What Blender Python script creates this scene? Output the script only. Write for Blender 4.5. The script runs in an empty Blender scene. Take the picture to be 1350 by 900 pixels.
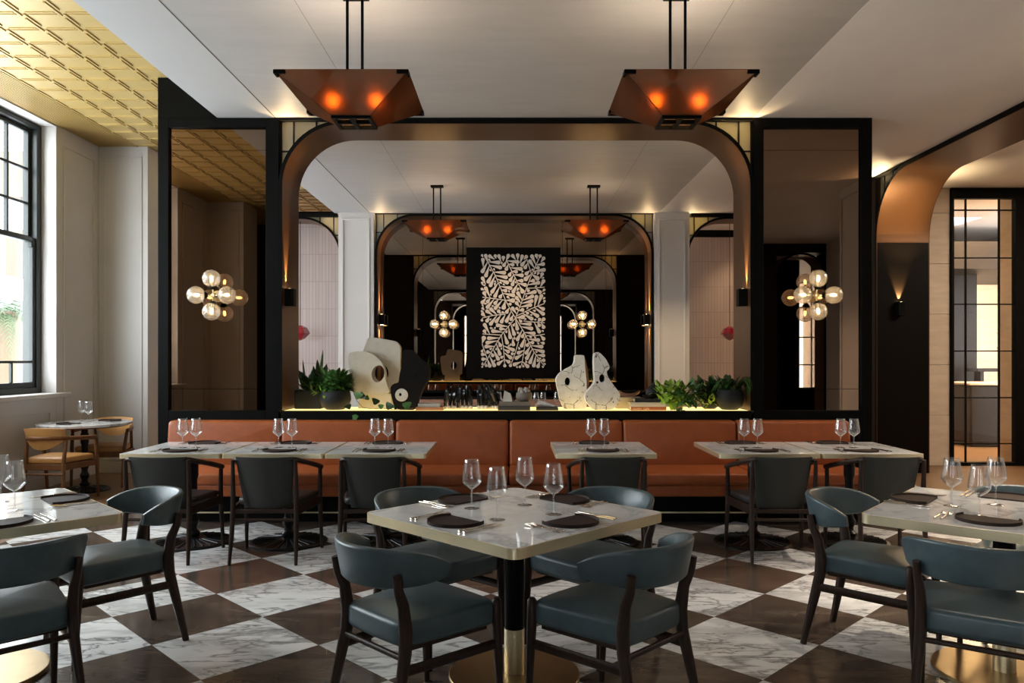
import bpy, bmesh, math, random
from math import sin, cos, pi, radians, sqrt, atan2
from mathutils import Vector, Matrix
from mathutils.geometry import tessellate_polygon
random.seed(7)
scn = bpy.context.scene
COL = scn.collection

# ------------------------------------------------------------------ helpers
class MB:
    """collects geometry for ONE mesh object"""
    def __init__(s): s.v = []; s.f = []; s.M = None
    def add(s, vs, fs):
        b = len(s.v)
        for p in vs:
            p = Vector(p)
            if s.M is not None: p = s.M @ p
            s.v.append(p)
        for f in fs: s.f.append([b + i for i in f])
        return s
    def box(s, x0, x1, y0, y1, z0, z1):
        return s.add([(x0,y0,z0),(x1,y0,z0),(x1,y1,z0),(x0,y1,z0),(x0,y0,z1),(x1,y0,z1),(x1,y1,z1),(x0,y1,z1)],
              [(0,3,2,1),(4,5,6,7),(0,1,5,4),(1,2,6,5),(2,3,7,6),(3,0,4,7)])
    def obox(s, c, size, rz=0, rx=0, ry=0):
        m = Matrix.Translation(c) @ Matrix.Rotation(rz,4,'Z') @ Matrix.Rotation(ry,4,'Y') @ Matrix.Rotation(rx,4,'X')
        a,b,d = size[0]/2,size[1]/2,size[2]/2
        vs = [m @ Vector(p) for p in [(-a,-b,-d),(a,-b,-d),(a,b,-d),(-a,b,-d),(-a,-b,d),(a,-b,d),(a,b,d),(-a,b,d)]]
        return s.add(vs,[(0,3,2,1),(4,5,6,7),(0,1,5,4),(1,2,6,5),(2,3,7,6),(3,0,4,7)])
    def tube(s, pts, r, seg=8, asp=1.0, up=None):
        pts = [Vector(p) for p in pts]; n = len(pts)
        if not hasattr(r,'__len__'): r = [r]*n
        vs = []; prev = None
        for i,p in enumerate(pts):
            t = (pts[min(i+1,n-1)] - pts[max(i-1,0)])
            t = t.normalized() if t.length > 1e-9 else Vector((0,0,1))
            if prev is None:
                u = Vector(up) if up is not None else (Vector((1,0,0)) if abs(t.x) < .8 else Vector((0,1,0)))
            else: u = prev
            u = u - t*u.dot(t)
            u = u.normalized() if u.length > 1e-6 else t.orthogonal().normalized()
            prev = u; w = t.cross(u)
            for k in range(seg):
                a = 2*pi*k/seg
                vs.append(p + (u*cos(a) + w*sin(a)*asp)*r[i])
        fs = []
        for i in range(n-1):
            for k in range(seg):
                k2 = (k+1)%seg
                fs.append((i*seg+k, i*seg+k2, (i+1)*seg+k2, (i+1)*seg+k))
        fs.append(tuple(reversed(range(seg)))); fs.append(tuple((n-1)*seg+k for k in range(seg)))
        return s.add(vs, fs)
    def lathe(s, prof, c=(0,0,0), seg=24, a0=0, a1=2*pi):
        full = abs(a1-a0-2*pi) < 1e-6; m = seg if full else seg+1
        vs = []
        for r,z in prof:
            for k in range(m):
                a = a0+(a1-a0)*k/seg
                vs.append((c[0]+r*cos(a), c[1]+r*sin(a), c[2]+z))
        fs = []
        for i in range(len(prof)-1):
            for k in range(seg):
                k2 = (k+1)%m
                fs.append((i*m+k, i*m+k2, (i+1)*m+k2, (i+1)*m+k))
        return s.add(vs, fs)
    def sphere(s, c, r, seg=16, rings=10):
        prof = [(max(1e-4, r*sin(pi*i/rings)), -r*cos(pi*i/rings)) for i in range(rings+1)]
        return s.lathe(prof, c, seg)
    def sheet(s, rows):
        n = len(rows[0]); vs = [p for r in rows for p in r]; fs = []
        for i in range(len(rows)-1):
            for k in range(n-1): fs.append((i*n+k, i*n+k+1, (i+1)*n+k+1, (i+1)*n+k))
        return s.add(vs, fs)
    def prism(s, loops, d0, d1, fn):
        """loops: outer polygon then holes, as (a,b); extruded d0..d1; fn(a,b,d)->xyz"""
        flat = [p for l in loops for p in l]
        tris = tessellate_polygon([[Vector((p[0],p[1],0)) for p in l] for l in loops])
        n = len(flat)
        vs = [fn(p[0],p[1],d0) for p in flat] + [fn(p[0],p[1],d1) for p in flat]
        fs = []
        for t in tris: fs.append((t[2],t[1],t[0])); fs.append((t[0]+n,t[1]+n,t[2]+n))
        b = 0
        for l in loops:
            m = len(l)
            for i in range(m):
                j = (i+1)%m
                fs.append((b+i,b+j,b+j+n,b+i+n))
            b += m
        return s.add(vs, fs)
    def ngon(s, poly, d0, d1, fn):
        n = len(poly)
        vs = [fn(p[0],p[1],d0) for p in poly]+[fn(p[0],p[1],d1) for p in poly]
        fs = [tuple(reversed(range(n))), tuple(range(n,2*n))]
        for i in range(n):
            j=(i+1)%n; fs.append((i,j,j+n,i+n))
        return s.add(vs, fs)
    def build(s, name, mat, parent=None, smooth=None, bevel=0, seg=2, sub=0, loc=None, solid=0):
        me = bpy.data.meshes.new(name)
        me.from_pydata([tuple(p) for p in s.v], [], s.f)
        bm = bmesh.new(); bm.from_mesh(me)
        bmesh.ops.recalc_face_normals(bm, faces=bm.faces)
        bm.to_mesh(me); bm.free()
        me.materials.append(mat)
        if smooth is not None:
            for p in me.polygons: p.use_smooth = True
            me.set_sharp_from_angle(angle=radians(smooth))
        o = bpy.data.objects.new(name, me); COL.objects.link(o)
        if parent is not None: o.parent = parent
        if loc is not None: o.location = loc
        if solid:
            m = o.modifiers.new('solid','SOLIDIFY'); m.thickness = solid; m.offset = 0
        if bevel:
            m = o.modifiers.new('bevel','BEVEL'); m.width = bevel; m.segments = seg; m.limit_method = 'ANGLE'; m.angle_limit = radians(40)
            if smooth is None:
                for p in me.polygons: p.use_smooth = True
                me.set_sharp_from_angle(angle=radians(40))
            m.harden_normals = False
        if sub:
            m = o.modifiers.new('sub','SUBSURF'); m.levels = sub; m.render_levels = sub
        return o

def empty(name, loc=(0,0,0), rz=0, scale=1):
    o = bpy.data.objects.new(name, None); COL.objects.link(o)
    o.location = loc; o.rotation_euler = (0,0,rz); o.scale = (scale,)*3
    o.empty_display_size = .1
    return o
def tag(o, label, cat, group=None):
    o['label'] = label; o['category'] = cat
    if group: o['group'] = group
    return o
def struct(o): o['kind'] = 'structure'; return o
KIDS = {}
def dup(root, loc=None, rz=None, label=None, group=None):
    r = root.copy(); COL.objects.link(r)
    if loc is not None: r.location = loc
    if rz is not None: r.rotation_euler = (0,0,rz)
    if label: r['label'] = label
    if group: r['group'] = group
    for ch in list(root.children):
        c = ch.copy(); COL.objects.link(c); c.parent = r
        for g in list(ch.children):
            d = g.copy(); COL.objects.link(d); d.parent = c
    return r
class Stamp:
    """first call places the prototype itself, later calls copy it"""
    def __init__(s, make): s.make = make; s.o = None
    def __call__(s, loc, rz, label, cat, group):
        if s.o is None:
            s.o = s.make(); o = s.o; o.location = loc; o.rotation_euler = (0,0,rz)
        else: o = dup(s.o, loc, rz)
        tag(o, label, cat, group); return o
def rrect(x0,x1,y0,y1,r,n=5):
    out=[]
    for cx,cy,a in ((x1-r,y1-r,0),(x0+r,y1-r,pi/2),(x0+r,y0+r,pi),(x1-r,y0+r,1.5*pi)):
        for i in range(n+1):
            t=a+pi/2*i/n; out.append((cx+r*cos(t),cy+r*sin(t)))
    return out
def smoothpoly(pts, it=2):
    for _ in range(it):
        o=[]
        n=len(pts)
        for i in range(n):
            a=pts[i]; b=pts[(i+1)%n]
            o.append((a[0]*.75+b[0]*.25,a[1]*.75+b[1]*.25)); o.append((a[0]*.25+b[0]*.75,a[1]*.25+b[1]*.75))
        pts=o
    return pts
def fillet(pts,r=.02,n=4):
    out=[]; N=len(pts)
    for i in range(N):
        p=Vector(pts[i]); a=Vector(pts[i-1])-p; b=Vector(pts[(i+1)%N])-p
        la,lb=a.length,b.length
        if la<1e-6 or lb<1e-6: continue
        k=min(r,la*.45,lb*.45); A=p+a/la*k; B=p+b/lb*k
        for j in range(n+1):
            t=j/n; q=A*(1-t)**2+p*2*t*(1-t)+B*t*t; out.append((q.x,q.y))
    return out
def ell(cx,cy,rx,ry,n=14,rot=0): return [(cx+rx*cos(2*pi*i/n)*cos(rot)-ry*sin(2*pi*i/n)*sin(rot), cy+rx*cos(2*pi*i/n)*sin(rot)+ry*sin(2*pi*i/n)*cos(rot)) for i in range(n)]
def cushion(mb, outline, z0, z1, r, dome=0.0, inset=1.0, fn=None):
    """soft slab: outline polygon (ccw) shrunk towards its centroid on rounded edges"""
    cx=sum(p[0] for p in outline)/len(outline); cy=sum(p[1] for p in outline)/len(outline)
    fn = fn or (lambda a,b,c:(a,b,c))
    ex=max(abs(p[0]-cx) for p in outline); ey=max(abs(p[1]-cy) for p in outline)
    rows=[]
    def ring(off,z):
        kx=(ex-off)/ex; ky=(ey-off)/ey
        return [fn(cx+(p[0]-cx)*kx, cy+(p[1]-cy)*ky, z) for p in outline]
    for i in range(5):
        a=pi/2*i/4; rows.append(ring(r*(1-sin(a)), z0+r*(1-cos(a))))
    for i in range(5):
        a=pi/2*i/4; rows.append(ring(r*(1-cos(a)), z1-r*(1-sin(a))))
    for k in (.75,.5,.25,.02):
        e=min(ex,ey)-r
        kx=(ex-r)/ex*k; ky=(ey-r)/ey*k
        rows.append([fn(cx+(p[0]-cx)*kx, cy+(p[1]-cy)*ky, z1+dome*(1-k*k)) for p in outline])
    n=len(outline); vs=[p for rr in rows for p in rr]; fs=[tuple(reversed(range(n)))]
    for i in range(len(rows)-1):
        for k in range(n):
            k2=(k+1)%n; fs.append((i*n+k,i*n+k2,(i+1)*n+k2,(i+1)*n+k))
    fs.append(tuple((len(rows)-1)*n+k for k in range(n)))
    mb.add(vs,fs); return mb

# ------------------------------------------------------------------ materials
class NT:
    def __init__(s,name):
        s.m=bpy.data.materials.new(name); s.m.use_nodes=True; s.t=s.m.node_tree; s.t.nodes.clear()
        s.out=s.n('ShaderNodeOutputMaterial')
    def n(s,t,**k):
        x=s.t.nodes.new(t)
        for a,b in k.items(): setattr(x,a,b)
        return x
    def l(s,a,b): s.t.links.new(a,b)
    def set(s,node,**k):
        for a,b in k.items():
            a=a.replace('_',' ')
            if hasattr(b,'is_linked') or isinstance(b,bpy.types.NodeSocket): s.l(b,node.inputs[a])
            else: node.inputs[a].default_value=b
        return node
    def math(s,op,a,b=None):
        x=s.n('ShaderNodeMath',operation=op)
        for i,q in enumerate((a,b)):
            if q is None: continue
            if isinstance(q,bpy.types.NodeSocket): s.l(q,x.inputs[i])
            else: x.inputs[i].default_value=q
        return x.outputs[0]
    def mix(s,f,a,b):
        x=s.n('ShaderNodeMix',data_type='RGBA')
        for i,q in ((0,f),(6,a),(7,b)):
            if isinstance(q,bpy.types.NodeSocket): s.l(q,x.inputs[i])
            else: x.inputs[i].default_value = q if i==0 else (q if len(q)==4 else (*q,1))
        return x.outputs[2]
    def ramp(s,f,stops):
        x=s.n('ShaderNodeValToRGB'); s.l(f,x.inputs[0]); e=x.color_ramp.elements
        while len(e)<len(stops): e.new(.5)
        for i,(p,c) in enumerate(stops): e[i].position=p; e[i].color=(*c,1) if len(c)==3 else c
        return x.outputs[0]
    def noise(s,scale,detail=4,rough=.55,vec=None,dist=0):
        x=s.n('ShaderNodeTexNoise'); x.inputs['Scale'].default_value=scale; x.inputs['Detail'].default_value=detail
        x.inputs['Roughness'].default_value=rough; x.inputs['Distortion'].default_value=dist
        if vec is not None: s.l(vec,x.inputs['Vector'])
        return x
    def obj(s): return s.n('ShaderNodeTexCoord').outputs['Object']
    def pos(s): return s.n('ShaderNodeNewGeometry').outputs['Position']
    def bump(s,h,strength=.2,dist=.01):
        x=s.n('ShaderNodeBump'); x.inputs['Strength'].default_value=strength; x.inputs['Distance'].default_value=dist
        s.l(h,x.inputs['Height']); return x.outputs[0]
    def mapping(s,vec,scale=(1,1,1),rot=(0,0,0),loc=(0,0,0)):
        x=s.n('ShaderNodeMapping'); x.inputs['Scale'].default_value=scale; x.inputs['Rotation'].default_value=rot; x.inputs['Location'].default_value=loc
        s.l(vec,x.inputs['Vector']); return x.outputs[0]
    def bsdf(s,col,rough=.5,metal=0,normal=None,spec=.5,coat=0,**k):
        p=s.n('ShaderNodeBsdfPrincipled')
        for nm,v in (('Base Color',col),('Roughness',rough),('Metallic',metal),('Specular IOR Level',spec),('Coat Weight',coat)):
            if isinstance(v,bpy.types.NodeSocket): s.l(v,p.inputs[nm])
            else: p.inputs[nm].default_value = (*v,1) if nm=='Base Color' and len(v)==3 else v
        if normal is not None: s.l(normal,p.inputs['Normal'])
        for a,b in k.items(): p.inputs[a.replace('_',' ')].default_value=b
        s.l(p.outputs[0],s.out.inputs[0]); return p

def plain(name,col,rough=.5,metal=0,var=.12,scale=6,bump=0,bscale=60,spec=.5,coat=0,stretch=(1,1,1),rvar=0.0):
    """principled with slight tonal variation and optional fine bump"""
    t=NT(name); v=t.mapping(t.obj(),stretch)
    nz=t.noise(scale,5,.6,v)
    a=tuple(c*(1-var) for c in col); b=tuple(min(1,c*(1+var)) for c in col)
    c=t.ramp(nz.outputs[0],[(.3,a),(.7,b)])
    nm=None
    if bump:
        nz2=t.noise(bscale,3,.6,v); nm=t.bump(nz2.outputs[0],bump,.004)
    t.bsdf(c,rough,metal,nm,spec,coat)
    return t.m
def wood(name,dark,light,rough=.45,scale=7,grain=(14,14,1.2)):
    t=NT(name); v=t.mapping(t.obj(),grain)
    nz=t.noise(scale,6,.65,v,.6)
    c=t.ramp(nz.outputs[0],[(.3,dark),(.7,light)])
    t.bsdf(c,rough,0,t.bump(nz.outputs[0],.15,.003),.22)
    return t.m
def leather(name,col,rough=.42,var=.22,spec=.5):
    t=NT(name); v=t.obj()
    n1=t.noise(9,6,.65,v); n2=t.noise(240,2,.5,v); n3=t.noise(16,3,.5,v,.5)
    a=tuple(c*(1-var) for c in col); b=tuple(min(1,c*(1+var)) for c in col)
    c=t.ramp(n1.outputs[0],[(.28,a),(.72,b)])
    h=t.math('ADD',t.math('MULTIPLY',n2.outputs[0],.35),t.math('MULTIPLY',n3.outputs[0],.8))
    r=t.math('ADD',t.math('MULTIPLY',n1.outputs[0],.18),rough-.09)
    t.bsdf(c,r,0,t.bump(h,.16,.006),spec)
    return t.m
def marble_nodes(t,vec,base,base2,vein,vscale=1.6,amt=1.0):
    w=t.noise(vscale*.9,5,.6,vec)
    wv=t.n('ShaderNodeVectorMath',operation='MULTIPLY_ADD'); t.l(w.outputs[1],wv.inputs[0]); wv.inputs[1].default_value=(.55,.55,.55); t.l(vec,wv.inputs[2])
    def ridge(sc,width,det=3):
        n=t.noise(sc,det,.5,wv.outputs[0],.3)
        d=t.math('ABSOLUTE',t.math('SUBTRACT',n.outputs[0],.5))
        return t.math('MAXIMUM',t.math('SUBTRACT',1.0,t.math('DIVIDE',d,width)),0)
    r1=ridge(vscale*.8,.030); r2=ridge(vscale*2.2,.05,6)
    mask=t.noise(vscale*.7,2,.5,vec)
    mk=t.ramp(mask.outputs[0],[(.36,(0,0,0)),(.58,(1,1,1))])
    cl=t.noise(vscale*1.3,4,.6,wv.outputs[0])
    body=t.ramp(cl.outputs[0],[(.35,base2),(.62,base)])
    r3=ridge(vscale*.6,.11,4)
    s=t.math('MULTIPLY',t.math('MAXIMUM',t.math('MAXIMUM',t.math('MULTIPLY',t.math('POWER',r1,1.3),.75),t.math('MULTIPLY',t.math('MULTIPLY',r2,mk),.85)),t.math('MULTIPLY',t.math('POWER',r3,1.5),.38)),amt)
    return t.mix(s,body,vein)
def marble(name,base=(.80,.79,.77),base2=(.68,.68,.67),vein=(.30,.29,.29),vscale=1.7,rough=.06,amt=.85):
    t=NT(name); info=t.n('ShaderNodeObjectInfo')
    sc=t.n('ShaderNodeVectorMath',operation='SCALE'); sc.inputs['Scale'].default_value=19
    cb=t.n('ShaderNodeCombineXYZ'); t.l(info.outputs['Random'],cb.inputs[0]); t.l(info.outputs['Random'],cb.inputs[1])
    t.l(cb.outputs[0],sc.inputs[0])
    ad=t.n('ShaderNodeVectorMath',operation='ADD'); t.l(t.obj(),ad.inputs[0]); t.l(sc.outputs[0],ad.inputs[1])
    t.bsdf(marble_nodes(t,ad.outputs[0],base,base2,vein,vscale,amt),rough)
    return t.m
def floor_mat():
    t=NT('checker_marble'); p=t.pos(); sp=t.n('ShaderNodeSeparateXYZ'); t.l(p,sp.inputs[0])
    X,Y=sp.outputs[0],sp.outputs[1]; k=1/(1.41421356*.6)
    u=t.math('SUBTRACT',t.math('MULTIPLY',t.math('ADD',X,Y),k),.415)
    v=t.math('SUBTRACT',t.math('MULTIPLY',t.math('SUBTRACT',Y,X),k),.76)
    fu=t.math('FLOOR',u); fv=t.math('FLOOR',v)
    par=t.math('ABSOLUTE',t.math('MODULO',t.math('ADD',fu,fv),2.0))
    cell=t.n('ShaderNodeCombineXYZ'); t.l(fu,cell.inputs[0]); t.l(fv,cell.inputs[1])
    wn=t.n('ShaderNodeTexWhiteNoise',noise_dimensions='3D'); t.l(cell.outputs[0],wn.inputs['Vector'])
    off=t.n('ShaderNodeVectorMath',operation='MULTIPLY_ADD'); t.l(wn.outputs['Color'],off.inputs[0]); off.inputs[1].default_value=(40,40,40); t.l(t.mapping(p,(.75,2.1,1),(0,0,.5)),off.inputs[2])
    white=marble_nodes(t,off.outputs[0],(.88,.87,.85),(.76,.75,.74),(.10,.098,.095),2.0,1.0)
    n=t.noise(3.2,7,.65,off.outputs[0],.4); bb=t.ramp(n.outputs[0],[(.3,(.050,.036,.028)),(.55,(.095,.070,.054)),(.75,(.15,.115,.088))])
    n2=t.noise(2.6,6,.6,off.outputs[0],.8); d=t.math('ABSOLUTE',t.math('SUBTRACT',n2.outputs[0],.5))
    mk=t.noise(1.8,2,.5,off.outputs[0]); mm=t.ramp(mk.outputs[0],[(.52,(0,0,0)),(.68,(1,1,1))])
    rv=t.math('MULTIPLY',t.math('MAXIMUM',t.math('SUBTRACT',1,t.math('DIVIDE',d,.014)),0),mm)
    brown=t.mix(t.math('MULTIPLY',rv,.55),bb,(.30,.21,.13))
    c=t.mix(par,brown,white)
    def edge(w):
        f=t.math('FRACT',w); return t.math('MINIMUM',f,t.math('SUBTRACT',1.0,f))
    g=t.math('LESS_THAN',t.math('MINIMUM',edge(u),edge(v)),.0026)
    c=t.mix(g,c,(.16,.14,.12))
    rn=t.noise(4,4,.6,p); r=t.math('ADD',t.math('MULTIPLY',rn.outputs[0],.14),.10)
    t.bsdf(c,r,0,None,.5)
    return t.m
def wood_floor():
    t=NT('oak_floor'); v=t.mapping(t.pos(),(1,1,1),(0,0,0))
    br=t.n('ShaderNodeTexBrick'); t.l(v,br.inputs['Vector'])
    for a,b in (('Scale',1.0),('Brick Width',1.6),('Row Height',.16),('Mortar Size',.002)): br.inputs[a].default_value=b
    br.inputs['Color1'].default_value=(.21,.11,.05,1); br.inputs['Color2'].default_value=(.165,.085,.038,1); br.inputs['Mortar'].default_value=(.08,.04,.02,1)
    nz=t.noise(5,6,.6,t.mapping(t.pos(),(1,12,1)),.5)
    c=t.mix(.35,br.outputs[0],t.ramp(nz.outputs[0],[(.3,(.12,.06,.027)),(.7,(.26,.14,.066))]))
    t.bsdf(c,.38,0,None,.45); return t.m
def thin_glass(name,tint=(1,1,1),refl=(1,1,1),base=.04,edge=.75,rough=.0,power=3.0,bump=0,bscale=50,edge_tint=None,haze=0):
    t=NT(name); lw=t.n('ShaderNodeLayerWeight'); lw.inputs['Blend'].default_value=.5
    f=t.math('POWER',lw.outputs['Facing'],power)
    fac=t.math('ADD',t.math('MULTIPLY',f,edge),base)
    tr=t.n('ShaderNodeBsdfTransparent')
    if edge_tint: t.l(t.mix(f,tint,edge_tint),tr.inputs[0])
    else: tr.inputs[0].default_value=(*tint,1)
    gl=t.n('ShaderNodeBsdfGlossy'); gl.inputs[0].default_value=(*refl,1); gl.inputs['Roughness'].default_value=rough
    if bump:
        nz=t.noise(bscale,3,.6,t.obj()); nm=t.bump(nz.outputs[0],bump,.01); t.l(nm,gl.inputs['Normal'])
    mx=t.n('ShaderNodeMixShader'); t.l(fac,mx.inputs[0]); t.l(tr.outputs[0],mx.inputs[1]); t.l(gl.outputs[0],mx.inputs[2])
    if haze:
        tl=t.n('ShaderNodeBsdfTranslucent'); tl.inputs[0].default_value=(.9,.88,.84,1); df=t.n('ShaderNodeBsdfDiffuse'); df.inputs[0].default_value=(.8,.79,.77,1)
        m1=t.n('ShaderNodeMixShader'); m1.inputs[0].default_value=.5; t.l(tl.outputs[0],m1.inputs[1]); t.l(df.outputs[0],m1.inputs[2])
        m2=t.n('ShaderNodeMixShader'); m2.inputs[0].default_value=haze; t.l(mx.outputs[0],m2.inputs[1]); t.l(m1.outputs[0],m2.inputs[2]); mx=m2
    t.l(mx.outputs[0],t.out.inputs[0]); return t.m
def emit(name,col,strength,var=0):
    t=NT(name); e=t.n('ShaderNodeEmission'); e.inputs[0].default_value=(*col,1); e.inputs[1].default_value=strength
    t.l(e.outputs[0],t.out.inputs[0]); return t.m
def mirror_mat(name,tint,rough=.01):
    t=NT(name); g=t.n('ShaderNodeBsdfGlossy'); g.inputs[0].default_value=(*tint,1); g.inputs['Roughness'].default_value=rough
    t.l(g.outputs[0],t.out.inputs[0]); return t.m
M={}
M['floor']=floor_mat(); M['oak']=wood_floor()
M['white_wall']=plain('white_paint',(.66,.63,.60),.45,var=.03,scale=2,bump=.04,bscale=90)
M['ceil_lightened']=plain('ceiling_white_lightened',(.82,.81,.80),.6,var=.03,scale=1.2,bump=.05,bscale=40)  # same ceiling white, painted lighter to make up for missing light on the right
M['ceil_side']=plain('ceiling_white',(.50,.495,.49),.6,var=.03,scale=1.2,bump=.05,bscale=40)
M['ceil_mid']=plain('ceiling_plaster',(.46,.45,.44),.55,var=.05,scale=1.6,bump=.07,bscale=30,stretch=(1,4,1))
M['gold']=plain('gold_paint',(.56,.40,.15),.38,.3,var=.06,scale=2,spec=.5)
M['black']=plain('black_metal',(.004,.004,.0036),.45,.0,var=.2,scale=5,spec=.06)
M['window_paint']=plain('window_green_black',(.020,.024,.022),.4,var=.12,scale=5)
M['bronze']=plain('bronze_sheet',(.105,.050,.021),.40,.5,var=.10,scale=2.5,stretch=(1,1,.3))
M['bronze_dark']=plain('dark_bronze',(.012,.0075,.005),.45,.0,var=.12,scale=3,spec=.15)
M['brass']=plain('brushed_brass',(.78,.66,.43),.38,.92,var=.06,scale=30,stretch=(1,1,12))
M['brass_dark']=plain('aged_brass',(.36,.25,.12),.36,1,var=.10,scale=8)
M['mirror']=mirror_mat('bronze_mirror',(.215,.145,.10))
M['mirror_dark']=mirror_mat('dark_mirror',(.27,.20,.145))
M['marble']=marble('table_marble')
M['blue']=leather('blue_leather',(.046,.072,.081),.36,.28,.5)
M['grey']=leather('grey_leather',(.033,.034,.031),.5,.10,.25)
M['dark_seat']=leather('charcoal_leather',(.030,.030,.031),.38,.12)
M['tan']=leather('tan_leather',(.46,.225,.068),.40,.10)
M['rust']=leather('rust_leather',(.29,.072,.019),.42,.16,.32)
M['pink_leather']=leather('blush_leather',(.36,.19,.13),.45,.1)
M['walnut']=wood('dark_walnut',(.014,.007,.0045),(.042,.022,.014),.42)
M['teak']=wood('teak',(.10,.040,.014),(.20,.085,.032),.42)
M['iron']=plain('black_iron',(.006,.006,.006),.34,.2,var=.2,scale=20,spec=.4)
M['plate']=plain('brown_stoneware',(.034,.022,.018),.6,var=.18,scale=14,bump=.1,bscale=120,spec=.1)
M['silver']=plain('warm_silver',(.74,.66,.57),.16,1,var=.04,scale=8)
M['glass']=thin_glass('wine_glass_crystal',(.96,.96,.96),base=.075,edge=.85,power=1.9,edge_tint=(.40,.40,.40),haze=.05)
M['pane']=thin_glass('window_glass',(.97,.98,.97),base=.05,edge=.5,power=4)
M['globe']=thin_glass('seeded_globe_glass',(.86,.84,.80),base=.10,edge=.6,power=2.0,rough=.05,bump=.35,bscale=60,edge_tint=(.55,.5,.45),haze=.22)
M['bulb']=emit('warm_bulb',(1,.62,.26),22)
M['bulb_p']=emit('amber_bulb',(1,.62,.24),60)
M['lens']=emit('sconce_lens',(1,.72,.38),18)
M['cream']=plain('cream_plaster',(.60,.545,.45),.75,var=.06,scale=12,bump=.25,bscale=110)
M['soot']=plain('charcoal_clay',(.009,.007,.006),.8,spec=.12,var=.2,scale=14,bump=.2,bscale=90)
M['black_gloss']=plain('black_gloss_glaze',(.008,.008,.009),.12,var=.2,scale=10)
M['pot']=plain('charcoal_pot',(.014,.0145,.016),.6,spec=.25,var=.2,scale=14,bump=.15,bscale=70)
M['leaf_dark']=plain('dark_leaf',(.020,.060,.016),.42,var=.45,scale=22)
M['leaf']=plain('green_leaf',(.055,.145,.028),.4,var=.5,scale=22)
M['leaf_light']=plain('light_leaf',(.26,.42,.04),.4,var=.45,scale=18)
M['stem']=plain('brown_stem',(.09,.06,.03),.6,var=.2,scale=20)
M['pages']=plain('book_pages',(.62,.56,.46),.8,var=.06,scale=60,stretch=(1,1,20))
M['stone']=plain('grey_stone',(.34,.31,.27),.8,var=.2,scale=22,bump=.4,bscale=60)
M['art_white']=plain('ivory_relief',(.72,.62,.52),.6,var=.03,scale=8)
M['art_black']=plain('art_black',(.005,.004,.0035),.7,var=.1,scale=8,spec=.05)
def cracked():
    t=NT('crackled_white_wood'); v=t.obj()
    w=t.noise(8,4,.6,v); wv=t.n('ShaderNodeVectorMath',operation='MULTIPLY_ADD'); t.l(w.outputs[1],wv.inputs[0]); wv.inputs[1].default_value=(.05,.05,.05); t.l(v,wv.inputs[2])
    vo=t.n('ShaderNodeTexVoronoi',feature='DISTANCE_TO_EDGE'); vo.inputs['Scale'].default_value=8; t.l(wv.outputs[0],vo.inputs['Vector'])
    k=t.math('LESS_THAN',vo.outputs['Distance'],.016)
    mk=t.noise(9,2,.5,v); k=t.math('MULTIPLY',k,t.math('GREATER_THAN',mk.outputs[0],.47))
    sp=t.noise(34,3,.5,v); k=t.math('MAXIMUM',k,t.math('GREATER_THAN',sp.outputs[0],.73))
    n=t.noise(14,4,.6,v); b=t.ramp(n.outputs[0],[(.3,(.70,.64,.55)),(.7,(.82,.78,.70))])
    c=t.mix(k,b,(.06,.04,.025)); t.bsdf(c,.6,0,t.bump(vo.outputs['Distance'],.15,.005)); return t.m
M['cracked']=cracked()
def stone_wall():
    t=NT('travertine'); nz=t.noise(3,6,.6,t.mapping(t.obj(),(1,1,5)))
    c=t.ramp(nz.outputs[0],[(.3,(.55,.43,.31)),(.7,(.66,.54,.41))]); t.bsdf(c,.55); return t.m
M['travertine']=stone_wall()
def tile_wall(name,a,b,mortar):
    t=NT(name); br=t.n('ShaderNodeTexBrick'); sp=t.n('ShaderNodeSeparateXYZ'); t.l(t.obj(),sp.inputs[0]); cb=t.n('ShaderNodeCombineXYZ'); t.l(sp.outputs[2],cb.inputs[0]); t.l(sp.outputs[0],cb.inputs[1]); t.l(cb.outputs[0],br.inputs['Vector'])
    for q,w in (('Scale',1.0),('Brick Width',.46),('Row Height',.055),('Mortar Size',.004)): br.inputs[q].default_value=w
    br.offset=0.0
    br.inputs['Color1'].default_value=(*a,1); br.inputs['Color2'].default_value=(*b,1); br.inputs['Mortar'].default_value=(*mortar,1)
    t.bsdf(br.outputs[0],.3,0,None,.5); return t.m
M['tile']=tile_wall('blush_stacked_tile',(.47,.375,.34),(.435,.345,.31),(.31,.24,.21))
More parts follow.
